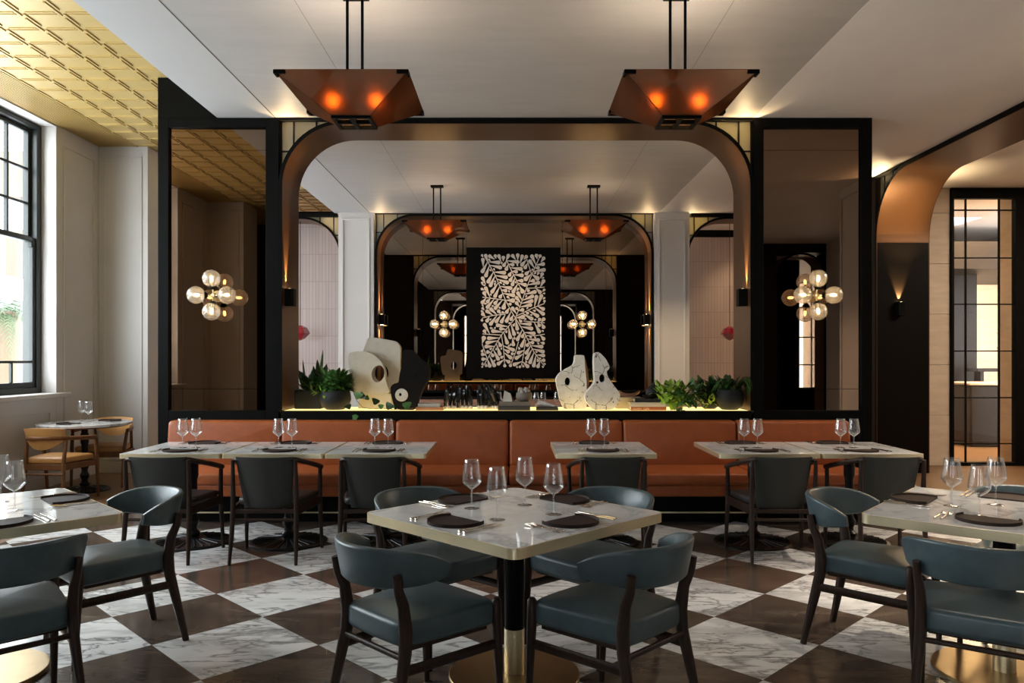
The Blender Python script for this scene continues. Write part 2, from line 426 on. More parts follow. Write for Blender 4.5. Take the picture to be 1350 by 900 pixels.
def copper_glass():
    t=NT('copper_tinted_glass')
    rf=t.n('ShaderNodeBsdfRefraction'); rf.inputs[0].default_value=(.62,.27,.09,1); rf.inputs['Roughness'].default_value=.5; rf.inputs['IOR'].default_value=1.12
    tl=t.n('ShaderNodeBsdfTranslucent'); tl.inputs[0].default_value=(.34,.14,.05,1)
    df=t.n('ShaderNodeBsdfDiffuse'); df.inputs[0].default_value=(.18,.088,.045,1)
    gl=t.n('ShaderNodeBsdfGlossy'); gl.inputs[0].default_value=(.8,.55,.38,1); gl.inputs['Roughness'].default_value=.03
    lw=t.n('ShaderNodeLayerWeight'); lw.inputs['Blend'].default_value=.3
    r2=t.n('ShaderNodeBsdfRefraction'); r2.inputs[0].default_value=(.8,.33,.10,1); r2.inputs['Roughness'].default_value=.8; r2.inputs['IOR'].default_value=1.2
    m0=t.n('ShaderNodeMixShader'); m0.inputs[0].default_value=.5; t.l(rf.outputs[0],m0.inputs[1]); t.l(r2.outputs[0],m0.inputs[2]); rf=m0
    m1=t.n('ShaderNodeMixShader'); m1.inputs[0].default_value=.25; t.l(rf.outputs[0],m1.inputs[1]); t.l(tl.outputs[0],m1.inputs[2])
    m2=t.n('ShaderNodeMixShader'); m2.inputs[0].default_value=.5; t.l(m1.outputs[0],m2.inputs[1]); t.l(df.outputs[0],m2.inputs[2])
    f=t.math('ADD',t.math('MULTIPLY',lw.outputs['Fresnel'],.6),.05)
    m3=t.n('ShaderNodeMixShader'); t.l(f,m3.inputs[0]); t.l(m2.outputs[0],m3.inputs[1]); t.l(gl.outputs[0],m3.inputs[2])
    t.l(m3.outputs[0],t.out.inputs[0]); return t.m
M['copper_glass']=copper_glass()
def leadlight():
    t=NT('textured_leadlight_glass'); nz=t.noise(70,3,.6,t.obj()); nm=t.bump(nz.outputs[0],.5,.01)
    tl=t.n('ShaderNodeBsdfTranslucent'); tl.inputs[0].default_value=(.45,.42,.27,1)
    df=t.n('ShaderNodeBsdfDiffuse'); df.inputs[0].default_value=(.26,.25,.19,1)
    gl=t.n('ShaderNodeBsdfGlossy'); gl.inputs[0].default_value=(1,1,1,1); gl.inputs['Roughness'].default_value=.12; t.l(nm,gl.inputs['Normal'])
    m=t.n('ShaderNodeMixShader'); m.inputs[0].default_value=.35; t.l(tl.outputs[0],m.inputs[1]); t.l(df.outputs[0],m.inputs[2])
    m2=t.n('ShaderNodeMixShader'); m2.inputs[0].default_value=.12; t.l(m.outputs[0],m2.inputs[1]); t.l(gl.outputs[0],m2.inputs[2])
    t.l(m2.outputs[0],t.out.inputs[0]); return t.m
M['lead_glass']=leadlight()
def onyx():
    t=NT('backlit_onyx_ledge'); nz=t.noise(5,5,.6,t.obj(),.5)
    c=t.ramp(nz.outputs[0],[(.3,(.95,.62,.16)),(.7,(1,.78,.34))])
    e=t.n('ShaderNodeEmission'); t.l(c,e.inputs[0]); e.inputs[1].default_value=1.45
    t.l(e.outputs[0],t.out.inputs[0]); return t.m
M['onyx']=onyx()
# ------------------------------------------------------------------ the setting
H=1.453; F=1010.0
ZC=3.783; ZG=4.171; YP=7.40; YQ=7.97; YB=12.25
XE=-2.87            # edge between plaster ceiling and gold ceiling
XL=-5.32            # window wall
XR=4.61             # right arch wall
ZL=.955             # ledge height
def px(x,Y): return (x-678)*Y/F
def pz(y,Y): return H-(y-473)*Y/F

# floors
m=MB(); m.box(-4.05,XR,-9,9.0,-.12,0); o=struct(m.build('floor',M['floor'])); o['label']='black and white checkered marble floor'
m=MB(); m.box(XL-.3,-4.05,-9,15,-.12,0); m.box(-4.05,XR,9.0,15,-.12,0); m.box(XR,9,-9,20,-.12,0); struct(m.build('floor.001',M['oak']))
# ceilings
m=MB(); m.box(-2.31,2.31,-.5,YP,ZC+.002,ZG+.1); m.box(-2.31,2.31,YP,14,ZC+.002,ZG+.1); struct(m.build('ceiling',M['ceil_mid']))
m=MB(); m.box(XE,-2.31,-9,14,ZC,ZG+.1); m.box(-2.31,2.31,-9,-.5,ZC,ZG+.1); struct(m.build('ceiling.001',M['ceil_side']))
m=MB(); m.box(2.31,9.2,-9,20,ZC,ZG+.1); struct(m.build('ceiling.004',M['ceil_lightened']))
M['ceil_gap']=plain('ceiling_joint',(.13,.12,.11),.8)
# fine shadow gaps between the plaster panels
m=MB()
m.box(-2.313,-2.307,-.5,14,ZC-.001,ZC+.003)
for x in (-1.43,1.43): m.box(x-.0012,x+.0012,-.5,14,ZC+.0012,ZC+.003)
struct(m.build('trim_1',M['ceil_gap']))
# pressed gold ceiling
m=MB(); m.box(XL-.2,XE,-9,15,ZG,ZG+.1)
p=.318
for i in range(7):
    x=XE-.03-i*p
    for j in range(-8,48):
        y=j*p*.9
        if not -1.5<y<14: continue
        m.box(x-.014,x+.0,y+.02,y+p*.9-.05,ZG-.010,ZG); m.box(x-.05,x-.036,y+.10,y+p*.9+.05,ZG-.010,ZG)
        if i<6:
            m.box(x-p+.02,x-.075,y-.011,y+.002,ZG-.007,ZG); m.box(x-p+.02,x-.075,y+.026,y+.036,ZG-.007,ZG)
x=-4.82
while x>XL-.1:
    m.box(x-.011,x,-1.5,14,ZG-.006,ZG); x-=.030
struct(m.build('ceiling.002',M['gold']))

def frame_panel(m,axis,c,u0,u1,v0,v1,w=.022,d=.014,sgn=1):
    """raised moulding rectangle on a wall; axis 'x': wall plane x=c (u=y), 'y': plane y=c (u=x)"""
    for a0,a1,b0,b1 in ((u0,u1,v0,v0+w),(u0,u1,v1-w,v1),(u0,u0+w,v0+w,v1-w),(u1-w,u1,v0+w,v1-w)):
        lo,hi=(c,c+sgn*d) if sgn>0 else (c+sgn*d,c)
        if axis=='x': m.box(lo,hi,a0,a1,b0,b1)
        else: m.box(a0,a1,lo,hi,b0,b1)

# window wall: bay from y 2.76 to 8.9
WY0,WY1=2.76,8.90; ZS=1.06; ZH=4.15
m=MB()
m.box(XL-.38,XL,WY1,10.8,0,ZG); m.box(XL-.38,XL,12.0,15,0,ZG); m.box(XL-.38,XL,10.8,12.0,0,.5); m.box(XL-.38,XL,10.8,12.0,3.9,ZG); m.box(XL-.38,XL,-9,-5.2,0,ZG); m.box(XL-.38,XL,-1.9,WY0,0,ZG); m.box(XL-.38,XL,-5.2,-1.9,0,.9); m.box(XL-.38,XL,-5.2,-1.9,3.9,ZG)  # gaps behind the camera and in the back room added unseen for fill daylight
m.box(XL-.38,XL,WY0,WY1,0,ZS-.05); m.box(XL-.38,XL,WY0,WY1,ZH,ZG)
frame_panel(m,'x',XL,WY1+.14,9.70,.16,ZG-.20)
for a,b in ((7.0,8.78),(4.95,6.85),(2.9,4.8)): frame_panel(m,'x',XL,a,b,.16,ZS-.2)
frame_panel(m,'x',XL,1.75,2.6,.16,ZG-.2)
struct(m.build('wall_left',M['white_wall'],bevel=.004,seg=1))
# pilasters on the window side
m=MB(); m.box(XL,px(195,9.8),9.8,10.5,0,ZG); frame_panel(m,'y',9.8,XL+.06,px(195,9.8)-.07,.16,ZG-.13,sgn=-1)
m.box(XL,-4.69,.9,1.6,0,ZG); frame_panel(m,'y',1.6,XL+.06,-4.76,.16,ZG-.13)
struct(m.build('wall_left.001',M['white_wall'],bevel=.004,seg=1))
m=MB(); m.box(XL,XL+.02,-9,9.8,0,.13); m.box(XL,px(195,9.8)+.02,9.78,9.8,0,.13); struct(m.build('baseboard_left',M['white_wall']))
m=MB(); m.box(XL-.3,XL+.09,WY0-.16,WY1+.16,ZS-.05,ZS); struct(m.build('trim_2',M['white_wall'],bevel=.01))
# windows (three sash units side by side)
def window(n,y0,y1):
    root=struct(empty('window_%d'%n,(XL-.24,y0,ZS)))
    w=y1-y0; h=ZH-ZS-.005
    f=MB(); t=.085
    f.box(-.10,.07,0,t,0,h); f.box(-.10,.07,w-t,w,0,h); f.box(-.10,.07,t,w-t,0,t*.8); f.box(-.10,.07,t,w-t,h-t*.6,h)
    f.build('frame',M['window_paint'],root,bevel=.006)
    zr=2.82-ZS; s=.05
    u=MB(); a0,a1=t,w-t
    u.box(-.05,0,a0,a0+s,zr,h-t*.6); u.box(-.05,0,a1-s,a1,zr,h-t*.6); u.box(-.05,0,a0+s,a1-s,h-t*.6-.05,h-t*.6); u.box(-.05,.01,a0+s,a1-s,zr-.03,zr+.03)
    for z in (3.626-ZS,3.232-ZS): u.box(-.045,-.005,a0+s,a1-s,z-.014,z+.014)
    k=5
    for i in range(1,k):
        y=a0+s+(a1-a0-2*s)*i/k; u.box(-.047,-.003,y-.014,y+.014,zr+.03,h-t*.6-.05)
    u.build('upper_sash',M['window_paint'],root,bevel=.004)
    l=MB(); l.box(.005,.05,a0,a0+s,t*.8,zr+.02); l.box(.005,.05,a1-s,a1,t*.8,zr+.02); l.box(.005,.05,a0+s,a1-s,t*.8,t*.8+.06); l.box(.005,.05,a0+s,a1-s,zr-.03,zr+.03)
    z=1.419-ZS; l.box(.01,.045,a0+s,a1-s,z-.014,z+.014)
    for i in range(1,k):
        y=a0+s+(a1-a0-2*s)*i/k; l.box(.012,.043,y-.014,y+.014,t*.8+.06,z-.014)
    for y in (a0+s,a1-s): l.box(-.02,.05,y-.02,y+.02,zr-.09,zr-.03)
    l.build('lower_sash',M['window_paint'],root,bevel=.004)
    g=MB(); g.box(-.028,-.024,a0+s-.01,a1-s+.01,zr,h-t*.6-.04); g.box(.026,.030,a0+s-.01,a1-s+.01,t*.8+.05,zr)
    g.build('pane',M['pane'],root)
window(1,6.90,8.90); window(2,4.85,6.86); window(3,2.76,4.81)
m=MB(); m.box(XL-.36,XL-.16,6.86,6.90,ZS,ZH); m.box(XL-.36,XL-.16,4.81,4.85,ZS,ZH); struct(m.build('trim_3',M['window_paint']))

# ---- arches: lining, spandrel glass and leads
def arc_path(a0,a1,zt,r,zb,n=14):
    """inner opening outline from lower left up, over and down"""
    pts=[(a0,zb)]
    for i in range(n+1):
        t=pi-pi/2*i/n; pts.append((a0+r+r*cos(t),zt-r+r*sin(t)))
    for i in range(n+1):
        t=pi/2-pi/2*i/n; pts.append((a1-r+r*cos(t),zt-r+r*sin(t)))
    pts.append((a1,zb)); return pts
TR=[10]
def lining(a0,a1,zt,r,zb,d0,d1,swap=False,th=.035,mat='bronze',lip='black',sides=(True,True),glass=True,arcflip=1):
    """bronze sheet lining with black front lip; extruded along depth d0..d1"""
    fn=(lambda a,z,d:(d,a,z)) if swap else (lambda a,z,d:(a,d,z))
    inn=arc_path(a0,a1,zt,r,zb)
    out=arc_path(a0-th,a1+th,zt+th,r+th,zb)
    m=MB(); rows=[[fn(p[0],p[1],d) for p in inn] for d in (d0,d1)]; m.sheet(rows)
    rows=[[fn(p[0],p[1],d) for p in out] for d in (d0,d1)]; m.sheet(rows)
    TR[0]+=1; o=struct(m.build('trim_%d'%TR[0],M[mat],smooth=30))
    m=MB(); w=.012*(1 if d1>d0 else -1)
    for e0,e1 in ((d0-w*.5,d0+w),(d1-w,d1+w*.5)):
        i2=arc_path(a0-.002,a1+.002,zt+.002,r,zb); n=len(inn)
        vs=[fn(p[0],p[1],e0) for p in i2]+[fn(p[0],p[1],e0) for p in out]+[fn(p[0],p[1],e1) for p in i2]+[fn(p[0],p[1],e1) for p in out]
        fs=[]
        for k in range(n-1):
            fs+= [(k,k+1,n+k+1,n+k),(2*n+k,3*n+k,3*n+k+1,2*n+k+1),(k,2*n+k,2*n+k+1,k+1),(n+k,n+k+1,3*n+k+1,3*n+k)]
        m.add(vs,fs)
    TR[0]+=1; struct(m.build('trim_%d'%TR[0],M[lip],smooth=30))
WN=[10]
def spandrel(ac,sgn,zt,r,fn,dg,dep=.02,size=None,mat='bronze_dark',lead=(.09,.31),hz=-.26):
    """leadlight pane filling the corner between arch and frame.  ac: jamb coordinate, sgn: towards the opening"""
    th=.035; r2=r+th
    cx=ac+sgn*r; cz=zt-r
    poly=[(ac-sgn*th,cz)]
    for i in range(13):
        t=pi/2*i/12; poly.append((cx-sgn*r2*cos(t), cz+r2*sin(t)))
    poly.append((ac-sgn*th,zt+th))
    WN[0]+=1; root=struct(empty('window_%d'%WN[0],fn(ac,zt-.2,dg)))
    inv=Vector(fn(ac,zt-.2,dg))
    f2=lambda a,z,d: tuple(Vector(fn(a,z,d))-inv)
    m=MB(); m.prism([poly],dg,dg+dep*.4,f2); m.build('pane',M['lead_glass'],root)
    l=MB(); e0,e1=dg-.012,dg+.02
    def bar(x0,x1,z0,z1):
        l.ngon([(x0,z0),(x1,z0),(x1,z1),(x0,z1)],e0,e1,f2)
    def zarc(x):
        q=abs(x-cx); return cz+sqrt(max(0,r2*r2-q*q)) if q<r2 else cz
    for k in lead:
        x=ac+sgn*k; bar(min(x,x+sgn*.014),max(x,x+sgn*.014),zarc(x),zt+th)
    bar(min(ac-sgn*th,ac-sgn*(th-.018)),max(ac-sgn*th,ac-sgn*(th-.018)),cz+.02,zt+th)
    xa=ac+sgn*lead[0]; bar(min(ac-sgn*th,xa),max(ac-sgn*th,xa),zt+hz,zt+hz+.014)
    l.build('lead',M[mat],root)
FY=lambda a,z,d:(a,d,z)
FX=lambda a,z,d:(d,a,z)
AX0,AX1,AZ=-2.242,2.28,3.724
# front partition
x0,x1,x2,x3=-3.444,-3.341,-2.403,AX0
X3,X2,X1,X0=AX1,px(1007,YP),px(1136,YP),px(1150,YP)
zm1,zm0=3.688,ZL
m=MB()
m.box(x0,x1,YP,YP+.06,.0,ZC); m.box(x2,x3-.035,YP,YP+.05,.0,ZC-.001); m.box(X3+.035,X2,YP,YP+.05,0,ZC-.001); m.box(X1,X0,YP,YP+.06,0,ZC-.001)
m.box(x1,x2,YP,YP+.05,zm1,ZC); m.box(X2,X1,YP,YP+.05,zm1,ZC-.001)
m.box(x1,x2,YP,YP+.05,.0,zm0); m.box(X2,X1,YP,YP+.05,0,zm0)
m.box(x0,XE,YP,YP+.06,ZC-.01,ZG)                       # black upstand to the gold ceiling
m.box(x3-.035,X3+.035,YP,YQ,AZ+.035,ZC-.001)
o=struct(m.build('wall_partition_frame',M['black'],bevel=.003,seg=1))
m=MB(); m.box(x0+.01,x3-.035,YP+.055,YQ,0,ZC-.002); m.box(X3+.035,X0-.01,YP+.055,YQ,0,ZC-.002)
m.box(x3-.035,X3+.035,YP+.02,YQ-.02,0,ZL-.11); m.box(x0+.01,XE,YP+.06,YQ,ZC-.002,ZG)
# the spandrel corners are open boxes: cut by keeping the core outside the opening only
struct(m.build('wall_partition',M['bronze_dark']))
# mirrors
def mirror(n,a0,a1,z0,z1,y,cuts,label):
    root=empty(n,((a0+a1)/2,y,z0)); tag(root,label,'mirror')
    zs=[z0]+cuts+[z1]
    for i in range(len(zs)-1):
        m=MB(); m.box(a0-(a0+a1)/2,a1-(a0+a1)/2,-.004,.006,zs[i]-z0+(.004 if i else 0),zs[i+1]-z0); m.build('mirror_panel',M['mirror'],root)
cut=[pz(513,YP),pz(197,YP)]
mirror('wall_mirror',x1,x2,zm0,zm1,YP+.04,cut,'tall bronze-tinted mirror in black frame left of the main arch')
mirror('wall_mirror.001',X2,X1,zm0,zm1,YP+.04,cut,'tall bronze-tinted mirror in black frame right of the main arch')
lining(AX0,AX1,AZ,.60,ZL,YP,YQ)
for ac,s in ((AX0,1),(AX1,-1)):
    spandrel(ac,s,AZ,.60,FY,YP+.06); spandrel(ac,s,AZ,.60,FY,YQ-.06)
# ledge
m=MB(); m.box(x3,X3,YP-.03,YQ+.02,ZL-.10,ZL-.012); m.box(x3,X3,YP-.03,YP-.012,ZL-.013,ZL); o=struct(m.build('trim_4',M['black'],bevel=.003,seg=1))
m=MB(); m.box(x3+.01,X3-.01,YP-.011,YQ+.01,ZL-.0115,ZL-.002); o=m.build('trim_31',M['onyx']); struct(o)

# back wall with the mirrored arch
m=MB()
pl0,pl1,pr0,pr1=-2.80,-2.235,2.235,2.79
m.box(pl0,pl1,YB-.06,13.2,0,ZC); m.box(pr0,pr1,YB-.06,13.2,0,ZC)
for a,b in ((pl0,pl1),(pr0,pr1)): frame_panel(m,'y',YB-.06,a+.055,b-.06,.16,ZC-.09,sgn=-1,w=.03,d=.02)
struct(m.build('wall_back',M['white_wall'],bevel=.004,seg=1))
m=MB(); m.box(-2.23,2.23,YB,YB+.32,3.735+.035,ZC-.001); m.box(-2.23,2.23,12.62,12.9,0,ZC-.001)
m.box(-2.2,2.2,12.5,12.62,.0,.90)
struct(m.build('wall_back.001',M['bronze_dark']))
lining(-2.19,2.19,3.735,.60,.9,YB-.01,YB+.33)
for ac,s in ((-2.19,1),(2.19,-1)): spandrel(ac,s,3.735,.60,FY,YB+.04)
m=MB()
for a,b in ((-2.2,-1.505),(-1.50,-.79),(-.785,.785),(.79,1.50),(1.505,2.2)): m.box(a,b,12.56,12.575,.9,3.76)
root=empty('wall_mirror.002',(0,12.56,.9)); tag(root,'dark tinted mirror filling the arch on the far back wall','mirror')
for a,b in ((-2.2,-1.505),(-1.50,-.79),(-.785,.785),(.79,1.50),(1.505,2.2)):
    m=MB(); m.box(a,b,0,.015,0,2.86); m.build('mirror_panel',M['mirror_dark'],root)
m=MB(); m.box(-2.19,2.19,12.50,12.56,.84,.94); struct(m.build('trim_5',M['black']))
# side arches of the back wall with tiled wall beyond
for a0,a1,yt in ((-5.3,-2.80,12.9),(2.79,6.6,13.9)):
    lining(a0,a1,3.69,.60,0,YB,YB+.45)
    for ac,s in ((a0,1),(a1,-1)): spandrel(ac,s,3.69,.60,FY,YB+.05)
m=MB(); m.box(-5.3,-2.84,YB,YB+.45,3.725,ZC-.001); m.box(2.83,6.6,YB,YB+.45,3.725,ZC-.001); struct(m.build('trim_6',M['black']))
m=MB(); m.box(XL,-2.6,12.95,13.1,0,ZG); m.box(2.6,6.7,13.9,14.05,0,3.66); struct(m.build('wall_back.002',M['tile']))
m=MB(); m.box(2.6,6.7,13.86,14.1,3.66,ZC); m.box(-5.32,XE,YB+.1,YB+.2,ZC,ZC+.05); struct(m.build('trim_7',M['black']))
m=MB(); m.box(XL,XE,YB+.02,YB+.06,ZC+.03,ZG-.02); o=m.build('wall_mirror.003',M['mirror']); tag(o,'gold-reflecting mirror strip above the small left arch of the back wall','mirror')
m=MB(); m.box(XL,7,14.9,15,0,ZG); struct(m.build('wall_back.003',M['white_wall']))

# right wall with its arch
YJ=9.75; YN=5.12; XR2=5.28
lining(YN,YJ,AZ,.75,0,XR,XR2,swap=True,mat='bronze')
for ac,s in ((YN,1),(YJ,-1)): spandrel(ac,s,AZ,.75,FX,XR+.06)
m=MB(); m.box(XR,XR2,YJ+.036,YB+.4,0,ZC-.001); struct(m.build('wall_right',M['bronze_dark']))
m=MB(); m.box(XR-.005,XR2,YN-.03,YJ+.04,AZ+.035,ZC-.002); m.box(XR-.012,XR+.02,YJ+.036,YB,ZC-.06,ZC-.001); struct(m.build('trim_8',M['black']))
# the lower, darker half of the jamb
m=MB(); m.box(XR+.012,XR2-.01,YJ-.006,YJ,0,2.93); struct(m.build('trim_9',plain('jamb_dark_lower',(.0045,.0028,.0018),.5,var=.1,scale=3,spec=.08)))
m=MB(); m.box(XR-.11,XR2,4.27,YN-.036,0,ZC-.001); frame_panel(m,'x',XR-.11,4.34,YN-.1,.16,ZC-.12,sgn=-1); frame_panel(m,'y',4.27,XR-.05,XR2-.06,.16,ZC-.12,sgn=-1)
struct(m.build('wall_right.001',M['white_wall'],bevel=.004,seg=1))
# lobby behind the right arch
YD=10.45
m=MB(); z=0
while z<3.7:
    m.box(XR2-.2,px(1252,YD),YD,YD+.5,z+.003,min(z+.685,ZC)); z+=.688
struct(m.build('wall_lobby',M['travertine'])); m=MB(); m.box(px(1350,YD)-.1,9,YD,YD+.4,0,ZC); struct(m.build('wall_lobby.004',M['travertine'])); m=MB(); m.box(9,9.2,-9,10.85,0,ZC); struct(m.build('wall_lobby.005',M['travertine']))
dr=struct(empty('door_1',(px(1252,YD),YD,0)))
xa=px(1252,YD)
def dx(x): return px(x,YD)-xa
m=MB()
m.box(0,dx(1372),-.04,.06,pz(262,YD),ZC-.005); m.box(dx(1337),dx(1372),-.04,.06,0,pz(262,YD)); m.box(0,dx(1337),-.04,.06,0,pz(609,YD)); m.box(0,dx(1256),-.04,.06,0,pz(262,YD))
m.build('frame',M['black'],dr,bevel=.004)
m=MB()
for x in (1273,1317): m.box(dx(x)-.008,dx(x)+.008,-.012,.018,pz(609,YD),pz(262,YD))
for y in (277,340,401,462.6,524,584.6): m.box(dx(1256),dx(1337),-.010,.016,pz(y,YD)-.008,pz(y,YD)+.008)
m.build('glazing_bar',M['black'],dr)
m=MB(); m.box(dx(1254),dx(1338),.002,.008,pz(610,YD),pz(260,YD)); m.build('pane',M['pane'],dr)
# what stands in the lobby beyond the glass door
m=MB(); m.box(6.6,13,16.6,16.8,0,ZC); struct(m.build('wall_lobby.001',M['travertine']))
m=MB(); m.box(13,13.2,10.8,17,0,ZC); struct(m.build('wall_lobby.003',M['travertine']))
m=MB(); m.box(9.0,13,10.7,17,-.06,0); struct(m.build('floor.002',M['oak']))
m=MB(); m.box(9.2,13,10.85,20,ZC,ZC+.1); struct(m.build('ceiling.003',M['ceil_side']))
m=MB(); Yb=13.2; m.box(6.5,12,Yb,Yb+.35,pz(350,Yb)-.05,pz(318,Yb)); m.box(6.5,12,Yb+.36,16.5,3.05,3.2); struct(m.build('trim_30',M['bronze_dark']))
m=MB(); m.box(px(1240,14.6),px(1288,14.6),14.6,15.2,0,3.05); struct(m.build('wall_lobby.002',M['bronze_dark']))
def desk():
    root=empty('reception_desk',(px(1310,12.6),12.6,0)); tag(root,'dark curved reception desk with pale top seen through the glass door','desk')
    m=MB(); m.box(-.38,.9,0,.7,.06,1.02); m.box(-.34,.9,.05,.65,0,.06); m.build('body',M['bronze_dark'],root,bevel=.05,seg=4)
    m=MB(); m.box(-.42,.94,-.04,.74,1.02,1.06); m.build('top',M['travertine'],root,bevel=.008)
    return root
desk()
def ltab():
    root=empty('console_table',(px(1312,14.2),14.2,0)); tag(root,'small dark table behind the reception desk through the glass door','table')
    m=MB(); m.box(-.45,.5,-.2,.2,1.22,1.28); m.build('top',M['bronze_dark'],root,bevel=.006)
    for a in (-.3,.35):
        m=MB(); m.box(a-.03,a+.03,-.1,.1,0,1.22); m.build('leg',M['bronze_dark'],root)
ltab()
m=MB(); m.box(px(1326,12.2),px(1337,12.2),12.2,12.26,pz(556,12.2),pz(411,12.2)); o=m.build('wall_panel',M['brass'],bevel=.01); tag(o,'tall brass panel beyond the glass door at right','panel')
o['kind']='structure'
def gdrop():
    root=empty('crystal_pendant',(px(1321,13),13,pz(478,13))); tag(root,'slim column of small glowing glass balls beyond the glass door','lamp')
    m=MB(); m.tube([(0,0,0),(0,0,ZC-pz(478,13))],.008); m.build('rod',M['brass'],root)
    for i in range(5):
        m=MB(); m.sphere((.03*(-1)**i,0,.08+.15*i),.06,12,8); m.build('glass_ball',M['globe'],root,smooth=60)
        m=MB(); m.sphere((.03*(-1)**i,0,.08+.15*i),.018,8,6); m.build('bulb',M['bulb'],root,smooth=60)
gdrop()

# wall behind the camera: arches, further room and its window (seen only in the mirrors)
m=MB(); YK=-.6
m.box(XL,-2.72,YK-.5,YK,0,ZC); m.box(XL,XE,YK-.5,YK,ZC,ZG); m.box(2.72,5.3,YK-.5,YK,0,ZC); m.box(6.3,9,YK-.5,YK,0,ZC)
m.box(-2.76,2.76,YK-.5,YK,3.725,ZC); m.box(5.3,6.3,YK-.5,YK,3.60,ZC)
struct(m.build('wall_front',M['bronze_dark']))
lining(-2.68,2.68,3.68,.65,0,YK-.5,YK,mat='bronze'); lining(5.34,6.26,3.56,.44,0,YK-.5,YK,mat='bronze')
for ac,s in ((-2.68,1),(2.68,-1)): spandrel(ac,s,3.68,.65,FY,YK-.06)
m=MB(); m.box(6.3,6.5,YK,3.9,0,ZC); struct(m.build('wall_right.002',M['white_wall']))
lining(-2.45,2.45,3.62,.6,0,-5.9,-5.4)
m=MB(); m.box(XL,-2.49,-5.9,-5.4,0,ZC); m.box(2.49,6.4,-5.9,-5.4,0,ZC); m.box(-2.49,2.49,-5.9,-5.4,3.66,ZC); struct(m.build('wall_front.001',M['bronze_dark']))
m=MB(); 
for a,b in ((XL-.3,-2.22),(-1.3,1.3),(2.10,6.4)): m.box(a,b,-9.1,-8.9,0,ZC)
m.box(-2.22,-1.3,-9.1,-8.9,3.4,ZC); m.box(1.3,2.10,-9.1,-8.9,3.4,ZC); m.box(-2.22,-1.3,-9.1,-8.9,0,.9); m.box(1.3,2.10,-9.1,-8.9,0,.9)
struct(m.build('wall_front.002',M['bronze_dark']))
for k,(a,b) in enumerate(((-2.22,-1.3),(1.3,2.10))):
    r=struct(empty('window_%d'%(4+k),(a,-9,.9))); m=MB(); w=b-a
    for x in (0,w/3,2*w/3,w): m.box(x-.02,x+.02,-.03,.03,0,2.5)
    for z in (0,.8,1.6,2.48): m.box(0,w,-.03,.03,z-.02,z+.02)
    m.build('frame',M['window_paint'],r); m=MB(); m.box(0,w,-.003,.003,0,2.5); m.build('pane',M['pane'],r)
m=MB(); m.box(6.3,6.4,-9,-3.3,0,ZC); m.box(4.9,6.72,-3.3,-3.2,0,ZC); m.box(7.35,9,-3.3,-3.2,0,ZC); m.box(6.72,7.35,-3.3,-3.2,0,.75); struct(m.build('wall_front.003',M['bronze_dark']))
r=struct(empty('window_6',(6.72,-3.25,.75))); m=MB()
for x in (0,.3,.61): m.box(x,x+.02,-.02,.02,0,3.03)
for z in (0,.55,1.2,1.9,2.5): m.box(0,.63,-.02,.02,z,z+.03)
m.build('frame',M['window_paint'],r); m=MB(); m.box(0,.63,-.003,.003,0,3.03); m.build('pane',M['pane'],r)
# window seen through the little side arch
# outside, left of the windows
M['ext_stone']=plain('exterior_sandstone',(.105,.078,.058),.8,var=.06,scale=1); M['ext_pale']=plain('exterior_render',(.135,.135,.135),.8,var=.04,scale=1); M['ext_pane']=plain('exterior_shutters',(.10,.105,.11),.6); M['palm']=plain('palm_green',(.045,.075,.03),.6,var=.3,scale=3)
def outside():
    root=empty('sandstone_building',(-14.4,24,-3)); tag(root,'pale sandstone building with stepped balconies outside the window','building')
    m=MB(); m.box(-1,3,0,6,-1,16); m.build('wall',M['ext_stone'],root)
    for k,(a,z0,z1) in enumerate(((-1.15,1.6,3.0),(-1.3,4.3,5.8),(-1.15,7.0,8.4),(-1.3,9.4,10.8))):
        m=MB(); m.box(a,-.2,-.6,2.2,z0,z1); m.build('balcony',M['ext_stone'],root)
    f=empty('facing_building',(-30,10,-4)); tag(f,'bright pale facade across the street outside the window','building')
    m=MB(); m.box(-4,0,-16,45,0,9); m.build('wall',M['ext_pale'],f)
    for z in (2.2,5.2):
        m=MB()
        for i in range(16): m.box(-.02,.05,-15+i*3.6,-13.4+i*3.6,z,z+1.6)
        m.build('window_row',M['ext_pane'],f)
    pr=empty('palm_tree',(-12.35,18.6,-3.0)); tag(pr,'palm tree outside the window with drooping green fronds','tree')
    m=MB(); m.tube([(0,0,0),(.05,0,2.5),(0,0,5.6)],[.24,.2,.22],10); m.build('trunk',M['stem'],pr,smooth=60)
    m=MB(); rnd=random.Random(3)
    for i in range(26):
        a=rnd.uniform(0,2*pi); L=rnd.uniform(1.2,1.9); up=rnd.uniform(-.4,.9)
        prev=Vector((0,0,5.6)); d=Vector((cos(a),sin(a),up)).normalized()
        for k in range(7):
            nxt=prev+d*L/7; d=(d+Vector((0,0,-.16))).normalized()
            side=d.cross(Vector((0,0,1))).normalized()*(.30*(1-k/8))
            for s in (1,-1):
                for q in (0,.5):
                    b=prev.lerp(nxt,q); m.add([b,b+d*.05,b+side*s+Vector((0,0,-.12))+d*.12],[(0,1,2)])
            prev=nxt
    m.build('frond',M['palm'],pr)
outside()
